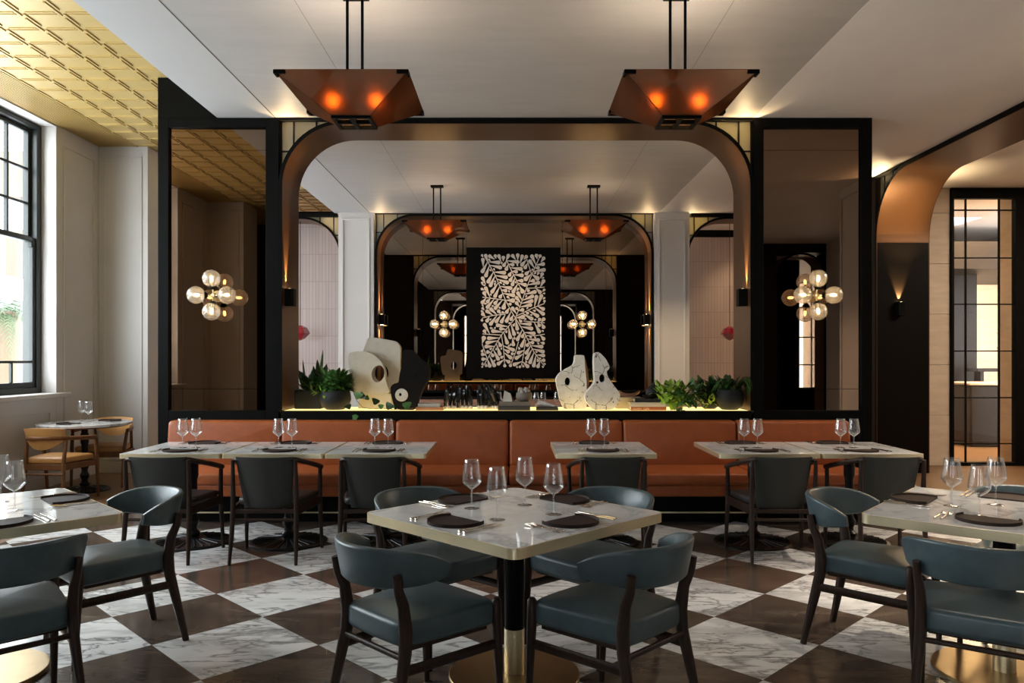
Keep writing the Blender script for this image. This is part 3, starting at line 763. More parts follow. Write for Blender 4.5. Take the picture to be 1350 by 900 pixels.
# ------------------------------------------------------------------ furniture
def lerp(a,b,t): return a+(b-a)*t
def blue_chair():
    root=empty('dining_chair')
    # curved back band
    m=MB(); rows=[]; n=26; tm=radians(86)
    for i in range(n+1):
        th=-tm+2*tm*i/n; s=abs(th)/tm
        px_=.262*sin(th)*(1+.05*cos(th)); py=-.315+.27*(1-cos(th)); nx,ny=sin(th),-cos(th)
        zt=.757-.070*s**3.6; zb=.600+.034*s**3.0
        hw=.017-.003*s; tilt=.022*(1-.5*s)
        prof=[]
        for a,b in ((-1,.06),(-1,.5),(-1,.94),(-.55,1),(.55,1),(1,.94),(1,.5),(1,.06),(.55,0),(-.55,0)):
            z=lerp(zb,zt,b); o=a*hw+tilt*(b-.5)*1.6
            prof.append((px_+nx*o,py+ny*o,z))
        prof.append(prof[0]); rows.append(prof)
    m.sheet(rows); k=len(rows[0])-1
    m.add(rows[0][:-1],[tuple(range(k))]); m.add(rows[-1][:-1],[tuple(range(k))])
    m.build('backrest',M['blue'],root,smooth=50,bevel=.006)
    # seat
    m=MB(); o=[]
    for (x,y,r) in ((.232,.215,.05),(-.232,.215,.05),(-.185,-.215,.05),(.185,-.215,.05)): o.append((x,y))
    o=smoothpoly([(.235,.22),(.235,.16),(.20,-.16),(.19,-.225),(.10,-.235),(-.10,-.235),(-.19,-.225),(-.20,-.16),(-.235,.16),(-.235,.22),(-.12,.235),(.12,.235)],2)
    cushion(m,o,.376,.474,.024,.016); m.build('seat',M['blue'],root,smooth=60)
    # legs
    for s in (-1,1):
        m=MB(); m.tube([(s*.222,-.292,0),(s*.207,-.252,.2),(s*.196,-.217,.36),(s*.194,-.212,.44),(s*.197,-.226,.54),(s*.203,-.252,.60),(s*.207,-.262,.66)],[.013,.018,.022,.023,.019,.016,.014],10,asp=1.25)
        m.build('leg',M['walnut'],root,smooth=60)
    for s in (-1,1):
        m=MB(); m.tube([(s*.240,.232,0),(s*.238,.222,.22),(s*.236,.212,.40),(s*.236,.212,.475),(s*.235,.211,.487)],[.013,.018,.0215,.020,.010],10)
        m.build('leg',M['walnut'],root,smooth=60)
    m=MB()
    for s in (-1,1): m.tube([(s*.205,-.235,.30),(s*.237,.218,.30)],[.021]*2,8,asp=.5,up=(0,0,1))
    m.build('side_stretcher',M['walnut'],root,smooth=50)
    m=MB(); m.tube([(-.202,-.226,.345),(.202,-.226,.345)],[.012,.012],8); m.build('rear_stretcher',M['walnut'],root,smooth=60)
    m=MB(); m.box(-.17,.17,-.19,-.165,.362,.384); m.box(-.20,.20,.165,.19,.362,.384)
    for s in (-1,1): m.obox((s*.190,0,.373),(.022,.36,.022),-s*.08)
    m.build('seat_frame',M['walnut'],root)
    return root
def grey_chair():
    root=empty('armchair')
    fn=lambda a,b,c:(a,b,c)
    # upholstered back panel, slightly dished and tapering downwards
    def panel(off0,off1):
        pass
    m=MB(); rows=[]
    nz,nx=8,10
    def P(u,v,side):
        hw=lerp(.165,.205,v**.8); x=u*hw; z=lerp(.385,.757,v)
        y=lerp(-.185,-.262,v)+.045*u*u+(0.011 if side else -.011)
        return (x,y,z)
    ring=[]
    for v in range(nz+1):
        r=[P(-1+2*i/nx,v/nz,0) for i in range(nx+1)]+[P(1-2*i/nx,v/nz,1) for i in range(nx+1)]
        r.append(r[0]); ring.append(r)
    m.sheet(ring); k=len(ring[0])-1
    m.add(ring[0][:-1],[tuple(range(k))]); m.add(ring[-1][:-1],[tuple(range(k))])
    m.build('backrest',M['grey'],root,smooth=50,bevel=.008,seg=3)
    # curved arm rail
    m=MB(); pts=[]
    for i in range(17):
        t=-1+2*i/16; a=abs(t)
        if a<.5:
            x=t/.5*.215; y=-.252+.03*(a/.5)**2
            z=.738
        else:
            q=(a-.5)/.5; sgn=1 if t>0 else -1
            x=sgn*(.215+.075*sin(q*pi/2)); y=-.222+.435*q; z=.738-.112*q
        pts.append((x,y+.012,z))
    m.tube(pts,[.014+.004*abs(-1+2*i/16) for i in range(17)],8,asp=1.1); m.build('arm_rail',M['walnut'],root,smooth=60)
    for s in (-1,1):
        m=MB(); m.tube([(s*.235,-.268,0),(s*.228,-.236,.22),(s*.224,-.218,.42),(s*.224,-.226,.6),(s*.222,-.236,.738)],[.012,.017,.019,.016,.013],10); m.build('leg',M['walnut'],root,smooth=60)
    for s in (-1,1):
        m=MB(); m.tube([(s*.290,.245,0),(s*.284,.226,.25),(s*.28,.215,.43),(s*.284,.212,.63)],[.012,.017,.019,.015],10); m.build('leg',M['walnut'],root,smooth=60)
    m=MB(); o=smoothpoly([(.265,.235),(.27,.15),(.225,-.12),(.19,-.15),(-.19,-.15),(-.225,-.12),(-.27,.15),(-.265,.235)],2)
    cushion(m,o,.405,.455,.02,.014); m.build('seat',M['dark_seat'],root,smooth=60)
    m=MB()
    for s in (-1,1): m.obox((s*.252,0,.375),(.024,.44,.06),-s*.125)
    m.box(-.27,.27,.20,.222,.345,.405); m.box(-.21,.21,-.222,-.20,.355,.385); m.build('seat_frame',M['walnut'],root,bevel=.004)
    m=MB(); m.tube([(-.222,-.224,.312),(.222,-.224,.312)],[.0115]*2,8); m.build('rear_stretcher',M['walnut'],root,smooth=60)
    return root
def tan_chair():
    root=empty('tan_armchair')
    m=MB(); pts=[]
    for i in range(25):
        t=-1+2*i/24; a=t*pi/2*1.0
        x=.30*sin(a); y=-.305+.475*(1-cos(a)); z=.668-.03*(1-abs(cos(a)))
        pts.append((x,y,z))
    m.tube(pts,[.013+.006*abs(-1+2*i/24) for i in range(25)],8,asp=1.25); m.build('arm_rail',M['teak'],root,smooth=60)
    # leather back pad: straight top, bowl shaped bottom
    m=MB(); top=[]; n=16; ring=[]
    for k in range(9):
        v=k/8; row=[]
        for side in (0,1):
            for i in range(n+1):
                u=-1+2*i/n
                if side: u=-u
                hw=.215
                zt=.765-.012*u*u; zb=.545+.115*abs(u)**2.2
                x=hw*u; y=-.262+.50*(1-cos(u*.72))*.62-.012*(v-.5)+(.016 if side==0 else -.016)*(1-abs(u)**6*.5)-.03*(v-.5)
                row.append((x,y,lerp(zb,zt,v)))
        row.append(row[0]); ring.append(row)
    m.sheet(ring); k=len(ring[0])-1
    m.add(ring[0][:-1],[tuple(range(k))]); m.add(ring[-1][:-1],[tuple(range(k))])
    m.build('backrest',M['tan'],root,smooth=50,bevel=.010,seg=3)
    for s in (-1,1):
        m=MB(); m.tube([(s*.215,-.26,0),(s*.20,-.215,.25),(s*.195,-.20,.42),(s*.205,-.17,.65)],[.013,.018,.020,.014],10); m.build('leg',M['teak'],root,smooth=60)
    for s in (-1,1):
        m=MB(); m.tube([(s*.275,.25,0),(s*.28,.225,.3),(s*.285,.21,.45),(s*.297,.165,.645)],[.013,.018,.020,.016],10); m.build('leg',M['teak'],root,smooth=60)
    m=MB(); o=smoothpoly([(.255,.235),(.26,.15),(.205,-.15),(.18,-.205),(-.18,-.205),(-.205,-.15),(-.26,.15),(-.255,.235)],2)
    cushion(m,o,.40,.465,.022,.02); m.build('seat',M['tan'],root,smooth=60)
    m=MB()
    for s in (-1,1): m.obox((s*.245,0,.37),(.022,.43,.06),-s*.14)
    m.box(-.27,.27,.195,.217,.34,.40); m.box(-.20,.20,-.215,-.193,.34,.40); m.build('seat_frame',M['teak'],root,bevel=.004)
    m=MB(); m.tube([(-.205,-.225,.30),(.205,-.225,.30)],[.011]*2,8); m.build('rear_stretcher',M['teak'],root,smooth=60)
    return root
TS=.98/2
def square_table():
    root=empty('dining_table')
    m=MB(); m.ngon(rrect(-TS+.006,TS-.006,-TS+.006,TS-.006,.04),.712,.7505,lambda a,b,c:(a,b,c)); m.build('tabletop',M['marble'],root,bevel=.0015,seg=1)
    m=MB(); o=rrect(-TS,TS,-TS,TS,.045,7); i=rrect(-TS+.0065,TS-.0065,-TS+.0065,TS-.0065,.039,7)
    n=len(o); vs=[(p[0],p[1],z) for z in (.708,.7495) for l in (o,i) for p in l]; fs=[]
    for k in range(n):
        j=(k+1)%n; fs+=[(k,j,2*n+j,2*n+k),(2*n+k,2*n+j,3*n+j,3*n+k),(n+k,3*n+k,3*n+j,n+j),(k,n+k,n+j,j)]
    m.add(vs,fs); m.build('brass_edge',M['brass'],root,smooth=30)
    m=MB(); m.lathe([(.001,.222),(.0455,.222),(.0455,.70),(.17,.70),(.17,.711),(.001,.711)],seg=28); m.build('column',M['black'],root,smooth=40)
    m=MB(); m.lathe([(.001,.02),(.047,.02),(.047,.222),(.001,.222)],seg=28); m.build('column_sleeve',M['brass'],root,smooth=40)
    m=MB(); m.lathe([(.001,0),(.298,0),(.30,.003),(.30,.017),(.297,.020),(.001,.022)],seg=56); m.build('base',M['brass_dark'],root,smooth=30)
    return root
def iron_base(root,r,top):
    m=MB(); m.lathe([(.001,0),(r,0),(r,.010),(r*.97,.016),(r*.90,.017),(r*.45,.026),(.07,.045),(.001,.05)],seg=48)
    for k in range(28):
        a=2*pi*k/28; m.tube([(r*.30*cos(a),r*.30*sin(a),.036),(r*.90*cos(a),r*.90*sin(a),.0185)],[.004,.007],6)
    m.build('base',M['iron'],root,smooth=35)
    m=MB(); m.lathe([(.001,.05),(.05,.055),(.055,.075),(.035,.095),(.032,.12),(.045,.15),(.048,.175),(.034,.20),(.030,.23),(.043,.26),(.045,.285),(.033,.31),(.033,.50),(.042,.53),(.042,.62),(.034,.64),(.034,top-.012),(.12,top-.012),(.12,top),(.001,top)],seg=24); m.build('column',M['iron'],root,smooth=35)
def banquette_table(w=.753,d=.83):
    root=empty('banquette_table')
    m=MB(); m.ngon(rrect(-w/2+.006,w/2-.006,-d/2+.006,d/2-.006,.012),.718,.7505,lambda a,b,c:(a,b,c)); m.build('tabletop',M['marble'],root,bevel=.0015,seg=1)
    m=MB(); o=rrect(-w/2,w/2,-d/2,d/2,.018,5); i=rrect(-w/2+.0065,w/2-.0065,-d/2+.0065,d/2-.0065,.012,5)
    n=len(o); vs=[(p[0],p[1],z) for z in (.7155,.7495) for l in (o,i) for p in l]; fs=[]
    for k in range(n):
        j=(k+1)%n; fs+=[(k,j,2*n+j,2*n+k),(2*n+k,2*n+j,3*n+j,3*n+k),(n+k,3*n+k,3*n+j,n+j),(k,n+k,n+j,j)]
    m.add(vs,fs); m.build('brass_edge',M['brass'],root,smooth=30)
    iron_base(root,.30,.717); return root
def round_table():
    root=empty('round_table')
    m=MB(); m.lathe([(.001,.722),(.462,.722),(.470,.738),(.470,.748),(.467,.7505),(.001,.7505)],seg=64); m.build('tabletop',M['marble'],root,smooth=30)
    m=MB(); m.lathe([(.001,.705),(.40,.705),(.462,.7225),(.001,.7225)],seg=64); m.build('top_rim',M['teak'],root,smooth=30)
    iron_base(root,.26,.705); return root
# --- tableware
def wine_glass():
    root=empty('wine_glass')
    m=MB(); m.lathe([(.001,.0035),(.012,.005),(.034,.0015),(.0365,.0005),(.0365,0),(.001,0)],seg=28); m.build('foot',M['glass'],root,smooth=50)
    m=MB(); m.lathe([(.006,.004),(.0038,.014),(.0033,.05),(.0036,.082),(.007,.092)],seg=12); m.build('stem',M['glass'],root,smooth=60)
    m=MB(); m.lathe([(.001,.0905),(.008,.0915),(.02,.099),(.036,.113),(.0445,.124),(.0465,.132),(.0445,.148),(.040,.18),(.0345,.214),(.0325,.229),(.0320,.2295),(.0317,.229)],seg=32); m.build('bowl',M['glass'],root,smooth=50)
    return root
def plate():
    R=.126; ch=.062   # chord distance from the centre (cut side towards +y)
    a0=math.asin(ch/R)
    arc=[pi-a0+ (pi+2*a0)*i/40 for i in range(41)]
    m=MB(); prof=[(0.0,0),(R-.012,0),(R,.006),(R,.020),(R-.005,.020),(R-.010,.008),(0,.007)]
    outer=[(R*cos(a),R*sin(a)) for a in arc]
    o=MB()
    o.ngon(outer,0,.0065,lambda a,b,c:(a,b,c))
    rows=[]
    for a in arc: rows.append([((R-q)*cos(a),(R-q)*sin(a),z) for q,z in ((.001,.004),(0,.0145),(.004,.0145),(.008,.006),(.001,.004))])
    o.sheet(rows); o.add(rows[0][:-1],[(0,1,2,3)]); o.add(rows[-1][:-1],[(0,1,2,3)])
    return o.build('plate',M['plate'],None,smooth=40)
def fork():
    m=MB(); m.tube([(0,-.095,.004),(0,-.05,.005),(0,.02,.007),(0,.035,.006)],[.0058,.0045,.003,.004],6,asp=.5,up=(1,0,0))
    m.tube([(0,.03,.006),(0,.045,.004),(0,.058,.005)],[.005,.011,.010],8,asp=.25,up=(1,0,0))
    for k in (-1.5,-.5,.5,1.5): m.tube([(k*.0055,.056,.005),(k*.0055,.095,.009)],[.0018,.0012],5)
    return m.build('fork',M['silver'],None,smooth=60)
def knife():
    m=MB(); m.tube([(0,-.105,.005),(0,-.06,.006),(0,-.005,.006)],[.0065,.0065,.005],8,asp=.6,up=(1,0,0))
    m.ngon([(-.005,-.01),(.006,-.01),(.0085,.05),(.004,.10),(-.004,.112),(-.006,.10)],.004,.0062,lambda a,b,c:(a,b,c))
    return m.build('knife',M['silver'],None,smooth=40)
glass=Stamp(wine_glass); plt=Stamp(plate); frk=Stamp(fork); knf=Stamp(knife)
TT=.7506
def setting(where,tbl,x,y,ang,gname,cut=True,fx=.158,ksep=.026):
    """plate with two forks and two knives; ang = heading of the diner towards the table"""
    c,s=cos(ang),sin(ang)
    def L(u,v): return (x+u*c-v*s, y+u*s+v*c, TT)
    plt(L(0,0),ang,'%s dark brown plate with a straight cut side on %s'%(where,tbl),'plate','dark cut-edge dinner plates')
    r=random.uniform
    for nm,off in (('outer',fx+ksep),('inner',fx)):
        frk(L(-off,-.01+r(-.008,.008)),ang+r(-.05,.05),'%s fork beside the %s plate on %s'%(nm,where,tbl),'fork','forks on the tables')
    for nm,off in (('inner',fx),('outer',fx+ksep)):
        knf(L(off,-.01+r(-.008,.008)),ang+r(-.05,.05),'%s knife beside the %s plate on %s'%(nm,where,tbl),'knife','knives on the tables')

bt=Stamp(banquette_table); gc=Stamp(grey_chair); bc=Stamp(blue_chair); st=Stamp(square_table)
BX=[(-2.552,'leftmost banquette table'),(-1.792,'second banquette table from the left'),(-1.030,'third banquette table from the left'),(.683,'lone middle banquette table'),(1.896,'second banquette table from the right'),(2.660,'rightmost banquette table')]
TYM=6.085
for i,(x,nm) in enumerate(BX):
    lab={0:'leftmost white marble banquette table with brass edge and iron base',1:'second marble banquette table from the left, brass edged',2:'third marble banquette table from the left, brass edged',3:'marble banquette table standing alone in the middle of the bench',4:'second marble banquette table from the right, brass edged',5:'rightmost marble banquette table, brass edged, by the dark wall'}[i]
    bt((x,TYM,0),0,lab,'table','marble tables along the banquette')
    gc((x+.02,5.66,0),(0,.0,.02,0,-.02,0)[i],'grey-backed walnut armchair tucked under the %s'%nm,'chair','grey armchairs along the banquette')
    setting('near',nm,x-.005,5.865,0,'x',fx=.155)
    setting('far',nm,x-.02,6.365,pi,'x',fx=.155)
    glass((x-.075,6.07,TT),0,'left wine glass of the pair on the %s'%nm,'wine glass','wine glasses')
    glass((x+.030,6.07,TT),0,'right wine glass of the pair on the %s'%nm,'wine glass','wine glasses')
# square tables
CT=(0.0,3.515); A45=radians(45)
st((CT[0],CT[1],0),A45,'square marble table with brass edge in the centre foreground','table','square marble tables')
LT=(-2.47,3.50); st((LT[0],LT[1],0),A45,'square marble table cut off by the left picture edge','table','square marble tables')
RT=(2.258,3.53); AR=radians(49.1); st((RT[0],RT[1],0),AR,'square marble table cut off by the right picture edge','table','square marble tables')
def chair_at(T,ang,dist,label,twist=0):
    """chair whose heading (towards the table) is ang from +y"""
    f=(-sin(ang),cos(ang)); d=dist
    bc((T[0]-f[0]*d,T[1]-f[1]*d,0),ang+twist,label,'chair','blue leather dining chairs')
D=.55
chair_at(CT,-A45,D,'blue leather chair front left of the centre table, back towards the viewer')
chair_at(CT,A45,D,'blue leather chair front right of the centre table, back towards the viewer')
chair_at(CT,-A45-pi/2,D,'blue leather chair tucked in rear left of the centre table')
chair_at(CT,A45+pi/2,D,'blue leather chair tucked in rear right of the centre table')
chair_at(LT,-A45-pi,D,'blue chair behind the left table, turned side-on to the viewer') if False else None
chair_at(LT,A45+pi/2,D+.03,'blue leather chair on the far right side of the left table')
chair_at(LT,A45,D+.02,'blue leather chair in the bottom left corner, back towards the viewer')
a1=AR-pi/2   # heading of the chair on the near-left side
chair_at(RT,-(pi/2-AR),D,'blue leather chair at the front of the right table, back to viewer') if False else None
def chair_dir(T,out,dist,label,twist=0):
    # out = unit vector from the table towards the chair
    ang=atan2(out[0],-out[1])   # heading f=-out ; f=(-sin,cos)
    bc((T[0]+out[0]*dist,T[1]+out[1]*dist,0),ang+twist,label,'chair','blue leather dining chairs')
e1=(cos(AR),sin(AR)); e2=(sin(AR),-cos(AR))
chair_dir(RT,(-e1[0],-e1[1]),D,'blue leather chair at the near side of the right table, cropped by the picture edge',radians(7))
chair_dir(RT,(-e2[0],-e2[1]),D,'blue leather chair at the far left side of the right table')
chair_dir(RT,e1,D,'blue leather chair half hidden behind the right table at the picture edge')
for (dx_,dy,ang,w) in ((-.25,-.215,-A45,'near left'),(.2385,-.215,A45,'near right'),(-.252,.285,-A45-pi/2,'far left'),(.248,.285,A45+pi/2,'far right')):
    setting(w,'centre table',CT[0]+dx_,CT[1]+dy,ang,'')
for k,(x,y) in enumerate(((-.2,3.604),(-.076,3.349),(.051,3.688),(.178,3.463))):
    glass((x,y,TT),0,'%s wine glass on the centre table'%('leftmost','second from left','third from left','rightmost')[k],'wine glass','wine glasses')
def hd(o): return atan2(o[0],-o[1])
setting('near','right table',2.06,3.33,hd((-e1[0],-e1[1])),''); setting('far left','right table',2.012,3.815,hd((-e2[0],-e2[1])),''); setting('far right','right table',2.48,3.86,hd(e1),'')
for (x,y),w in zip(((2.09,3.66),(2.076,3.42),(2.318,3.688)),('leftmost','nearest','rearmost right')):
    glass((x,y,TT),0,'%s wine glass on the right table'%w,'wine glass','wine glasses')
setting('far right','left table',-2.25,3.80,A45+pi/2,''); setting('near','left table',-2.20,3.27,A45,'')
for (x,y),w in zip(((-2.315,3.55),(-2.52,3.76)),('front','rear cropped')):
    glass((x,y,TT),0,'%s wine glass on the left table'%w,'wine glass','wine glasses')
# round table by the window
RTB=(-4.755,8.48)
o=round_table(); o.location=(RTB[0],RTB[1],0); tag(o,'round white marble table with black turned column below the window','table')
tc=Stamp(tan_chair)
tc((-4.69,7.87,0),radians(-3),'tan leather armchair in front of the round table, seen from behind','chair','tan leather armchairs')
tc((-4.72,8.87,0),radians(184.6),'tan leather armchair behind the round table, facing the viewer','chair','tan leather armchairs')
plt((-4.82,8.30,TT),radians(-30),'near dark plate on the round table by the window','plate','dark cut-edge dinner plates')
plt((-4.60,8.70,TT),radians(150),'far dark plate on the round table by the window','plate','dark cut-edge dinner plates')
glass((-4.89,8.66,TT),0,'left wine glass on the round table by the window','wine glass','wine glasses')
glass((-4.735,8.52,TT),0,'right wine glass on the round table by the window','wine glass','wine glasses')
frk((-4.98,8.42,TT),radians(-30),'fork left of the near plate on the round table','fork','forks on the tables')
knf((-4.66,8.24,TT),radians(-30),'knife right of the near plate on the round table','knife','knives on the tables')
# --- banquettes
def banquette(label,x0,x1,n,yb,sgn,mat,zb=.872,seat=True):
    """yb: plane of the wall behind; sgn=-1 faces -y"""
    root=empty('banquette',((x0+x1)/2,yb,0)); tag(root,label,'bench')
    w=(x1-x0)/n; L=x0-(x0+x1)/2
    for i in range(n):
        a=L+i*w+.003; b=L+(i+1)*w-.003
        m=MB(); o=rrect(a,b,.44,zb,.035,5)
        def fn(p,q,c,sgn=sgn):   # c: thickness direction towards the sitter, raked back
            return (p, sgn*(c+.055*(1-(q-.44)/.43)), q)
        cushion(m,o,.04,.20,.035,.020,fn=fn); m.build('back_cushion',M[mat],root,smooth=60)
        m=MB(); o=rrect(a,b,.14,.72,.03,5)
        cushion(m,o,.355,.462,.03,.012,fn=lambda p,q,c:(p,sgn*q*1.06,c)); m.build('seat_cushion',M[mat],root,smooth=60)
    m=MB(); lo,hi=sorted((sgn*.02,sgn*.735)); m.box(L,-L,lo,hi,.255,.357); m.build('seat_base',M[mat],root,bevel=.012)
    m=MB(); lo,hi=sorted((sgn*.02,sgn*.55)); m.box(L,-L,lo,hi,0,.257); m.build('plinth',M['black'],root)
    m=MB(); lo,hi=sorted((sgn*.55,sgn*.565)); m.box(L,-L,lo,hi,.078,.09); m.build('brass_strip',M['brass'],root)
    return root
banquette('long rust-orange leather banquette along the black partition below the arch',-3.26,3.16,6,7.395,-1,'rust')
banquette('blush leather banquette along the far back wall below the dark mirror',-2.19,2.19,4,12.48,-1,'pink_leather',.80)
banquette('rust leather banquette on the far side of the partition',-2.2,2.2,4,8.0,1,'rust',.90)
# back room tables with glasses, seen over the ledge and in the far mirror
for i,(x,y) in enumerate(((-1.6,11.2),(-.55,11.2),(.50,11.2),(1.55,11.2))):
    bt((x,y,0),0,'marble table in the back room, %s by the blush banquette'%('leftmost','second from left','third from left','rightmost')[i],'table','marble tables in the back room')
for i,(x,y) in enumerate(((-1.55,11.0),(-1.42,11.05),(-.33,10.9),(-.22,11.0),(.31,10.85),(.41,10.9),(.62,11.1))):
    glass((x,y,TT),0,'wine glass in the back room, %s from the left behind the ledge'%('first','second','third','fourth','fifth','sixth','seventh')[i],'wine glass','wine glasses in the back room')
# ------------------------------------------------------------------ lamps
def spot(name,loc,target,power,col,angle,blend=.5,size=.02,parent=None):
    l=bpy.data.lights.new(name,'SPOT'); l.energy=power; l.color=col; l.spot_size=radians(angle); l.spot_blend=blend; l.shadow_soft_size=size
    o=bpy.data.objects.new(name,l); COL.objects.link(o); o.location=loc
    d=Vector(target)-Vector(loc); o.rotation_euler=d.to_track_quat('-Z','Y').to_euler()
    return o
def point(name,loc,power,col,size=.05):
    l=bpy.data.lights.new(name,'POINT'); l.energy=power; l.color=col; l.shadow_soft_size=size
    o=bpy.data.objects.new(name,l); COL.objects.link(o); o.location=loc; return o
def area(name,loc,target,power,col,sx,sy):
    l=bpy.data.lights.new(name,'AREA'); l.energy=power; l.color=col; l.shape='RECTANGLE'; l.size=sx; l.size_y=sy
    o=bpy.data.objects.new(name,l); COL.objects.link(o); o.location=loc
    d=Vector(target)-Vector(loc); o.rotation_euler=d.to_track_quat('-Z','Y').to_euler(); return o
WARM=(1,.60,.27); WARM2=(1,.72,.42)
def pendant(rl=.53,a=.41):
    root=empty('pendant_lamp')   # origin at the centre of the rim height
    b,h=.115,-.185
    cor=[(-1,-1),(1,-1),(1,1),(-1,1)]
    for i in range(4):
        p,q=cor[i],cor[(i+1)%4]
        A=Vector((p[0]*a,p[1]*a,0)); B=Vector((q[0]*a,q[1]*a,0)); C=Vector((q[0]*b,q[1]*b,h)); Dd=Vector((p[0]*b,p[1]*b,h))
        n=(B-A).cross(C-A).normalized()*.003
        m=MB(); m.add([A-n,B-n,C-n,Dd-n,A+n,B+n,C+n,Dd+n],[(0,1,2,3),(7,6,5,4),(0,4,5,1),(1,5,6,2),(2,6,7,3),(3,7,4,0)])
        m.build('glass_pane',M['copper_glass'],root)
    for p in cor:
        m=MB(); c=Vector((p[0]*(a-.004),p[1]*(a-.004),-.012))
        m.obox(c-Vector((p[0]*.028,0,0)),(.07,.014,.022)); m.obox(c-Vector((0,p[1]*.028,0)),(.014,.07,.022)); m.build('corner_clip',M['black'],root)
    m=MB(); t=.02; z0,z1=h-.016,h+.008; e=b+.008
    m.box(-e,e,-e,-e+t,z0,z1); m.box(-e,e,e-t,e,z0,z1); m.box(-e,-e+t,-e+t,e-t,z0,z1); m.box(e-t,e,-e+t,e-t,z0,z1)
    m.box(-.012,.012,-e+t,e-t,z0,z1); m.box(-e+t,e-t,-.012,.012,z0,z1); m.build('bottom_frame',M['black'],root)
    m=MB(); m.box(-.20,.20,-.012,.012,-.028,-.012); m.box(-.012,.012,-.20,.20,-.028,-.012); m.tube([(0,0,-.02),(0,0,h)],.014,10); lh=m.build('lamp_holder',M['black'],root)
    for s in (-1,1):
        m=MB(); m.tube([(s*.048,0,-.02),(s*.048,0,rl)],.0095,10); m.build('rod',M['black'],root,smooth=50)
    m=MB(); m.box(-.085,.085,-.05,.05,rl-.022,rl+.011); m.build('canopy',M['black'],root,bevel=.003)
    for p in (-1,1):
        m=MB(); m.sphere((p*.14,0,-.05),.036,12,8); m.build('bulb',M['bulb_p'],lh,smooth=60)
    return root
ZF=3.155; ZK=3.25
pdf=Stamp(lambda:pendant(ZC-ZF,.395)); pdb=Stamp(lambda:pendant(ZC-ZK,.41))
for P,x,y,z,l in ((pdf,-1.02,4.90,ZF,'copper glass pendant lamp hanging front left, over the room'),(pdf,1.045,4.90,ZF,'copper glass pendant lamp hanging front right, over the room'),
                (pdb,-1.04,10.32,ZK,'small-looking copper pendant lamp on the left, seen through the arch'),(pdb,1.07,10.32,ZK,'small-looking copper pendant lamp on the right, seen through the arch')):
    P((x,y,z),0,l,'pendant lamp','copper glass pendant lamps')
    for s in (-1,1): spot('pendant_light',(x+s*.13,y,z+.02),(x+s*.3,y,z+1),8 if y<8 else 1.6,(1,.84,.66),165,.8,.006)
def globe_lamp(rg=.083,off=(.147,.157)):
    root=empty('globe_wall_lamp')   # local: mounted on plane y=0, protrudes to -y
    m=MB(); m.lathe([(.001,0),(.055,0),(.055,.018),(.02,.03),(.012,.03),(.012,.11),(.001,.11)],seg=24)
    mm=MB(); mm.M=Matrix.Rotation(radians(90),4,'X'); mm.v=[]; mm.add(m.v,m.f); mm.build('wall_mount',M['brass_dark'],root,smooth=40)
    m=MB(); m.sphere((0,-.11,0),.026,14,10); m.build('hub',M['brass'],root,smooth=60)
    for (u,v) in ((0,1),(1,0),(0,-1),(-1,0)):
        c=Vector((u*off[0],-.165,v*off[1])); h=Vector((0,-.11,0)); d=(c-h).normalized()
        m=MB(); m.tube([h,c-d*(rg+.0)],.008,10); ar=m.build('arm',M['brass'],root,smooth=50)
        m=MB(); m.tube([c-d*(rg+.022),c-d*(rg-.004),c-d*(rg-.014)],[.016,.036,.034],16); so=m.build('socket',M['black'],ar,smooth=40)
        m=MB(); m.sphere(c,rg,28,18); g=m.build('glass_globe',M['globe'],ar,smooth=70)
        m=MB(); m.tube([c-d*(rg-.012),c-d*.03],[.012,.009],10); m.build('lamp_holder',M['brass'],ar,smooth=50)
        m=MB(); m.tube([c-d*.032,c-d*.016,c+d*.012,c+d*.026],[.007,.013,.013,.004],10); m.build('bulb',M['bulb'],ar,smooth=60)
    return root
gl=Stamp(globe_lamp)
for (x,z,l) in ((-2.874,2.06,'four-globe glass wall lamp on the left tinted mirror'),(2.885,2.06,'four-globe glass wall lamp on the right tinted mirror')):
    gl((x,YP+.036,z),0,l,'wall lamp','four-globe wall lamps on the partition'); point('globe_light',(x,YP-.27,z),1.2,WARM2,.01)
gl2=Stamp(lambda:globe_lamp(.074,(.150,.140)))
for (x,z,l) in ((px(585,12.4),pz(427,12.4),'four-globe glass wall lamp left of the leaf-patterned artwork'),(px(768,12.4),pz(427,12.4),'four-globe glass wall lamp right of the leaf-patterned artwork')):
    gl2((x,12.558,z),0,l,'wall lamp','four-globe wall lamps on the far mirror'); point('globe_light',(x,12.29,z),1.2,WARM2,.01)
def sconce(two=False):
    root=empty('wall_sconce')   # local: wall plane x=0, protrudes to +x
    m=MB(); m.box(0,.09,-.045,.045,-.085,.085); m.box(.002,.01,-.03,.03,-.06,.06); bd=m.build('body',M['black'],root,bevel=.004)
    m=MB(); m.lathe([(.001,.0865),(.028,.0865),(.028,.0855),(.001,.0855)],(.045,0,0),16); m.build('lens',M['lens'],bd)
    if two:
        m=MB(); m.lathe([(.001,-.0865),(.028,-.0865),(.028,-.0855),(.001,-.0855)],(.045,0,0),16); m.build('lens',M['lens'],bd)
    return root
sc1=Stamp(sconce); sc2=Stamp(lambda:sconce(True))
def beam(x,y,z,dirx,diry,up,power,ang=30):
    x-=dirx*.032; y-=diry*.032
    spot('sconce_light',(x,y,z),(x-dirx*.10,y-diry*.10,z+up),power,(1,.62,.26),ang,.8,.005)
zs_=2.055
sc1((AX0,7.52,zs_),0,'black up-light sconce on the left jamb of the main arch','wall sconce','black wall sconces'); beam(AX0+.05,7.52,zs_+.092,1,0,1,170)
sc1((AX1,7.52,zs_),pi,'black up-light sconce on the right jamb of the main arch','wall sconce','black wall sconces'); beam(AX1-.05,7.52,zs_+.092,-1,0,1,170)
zb_=pz(421,12.4)
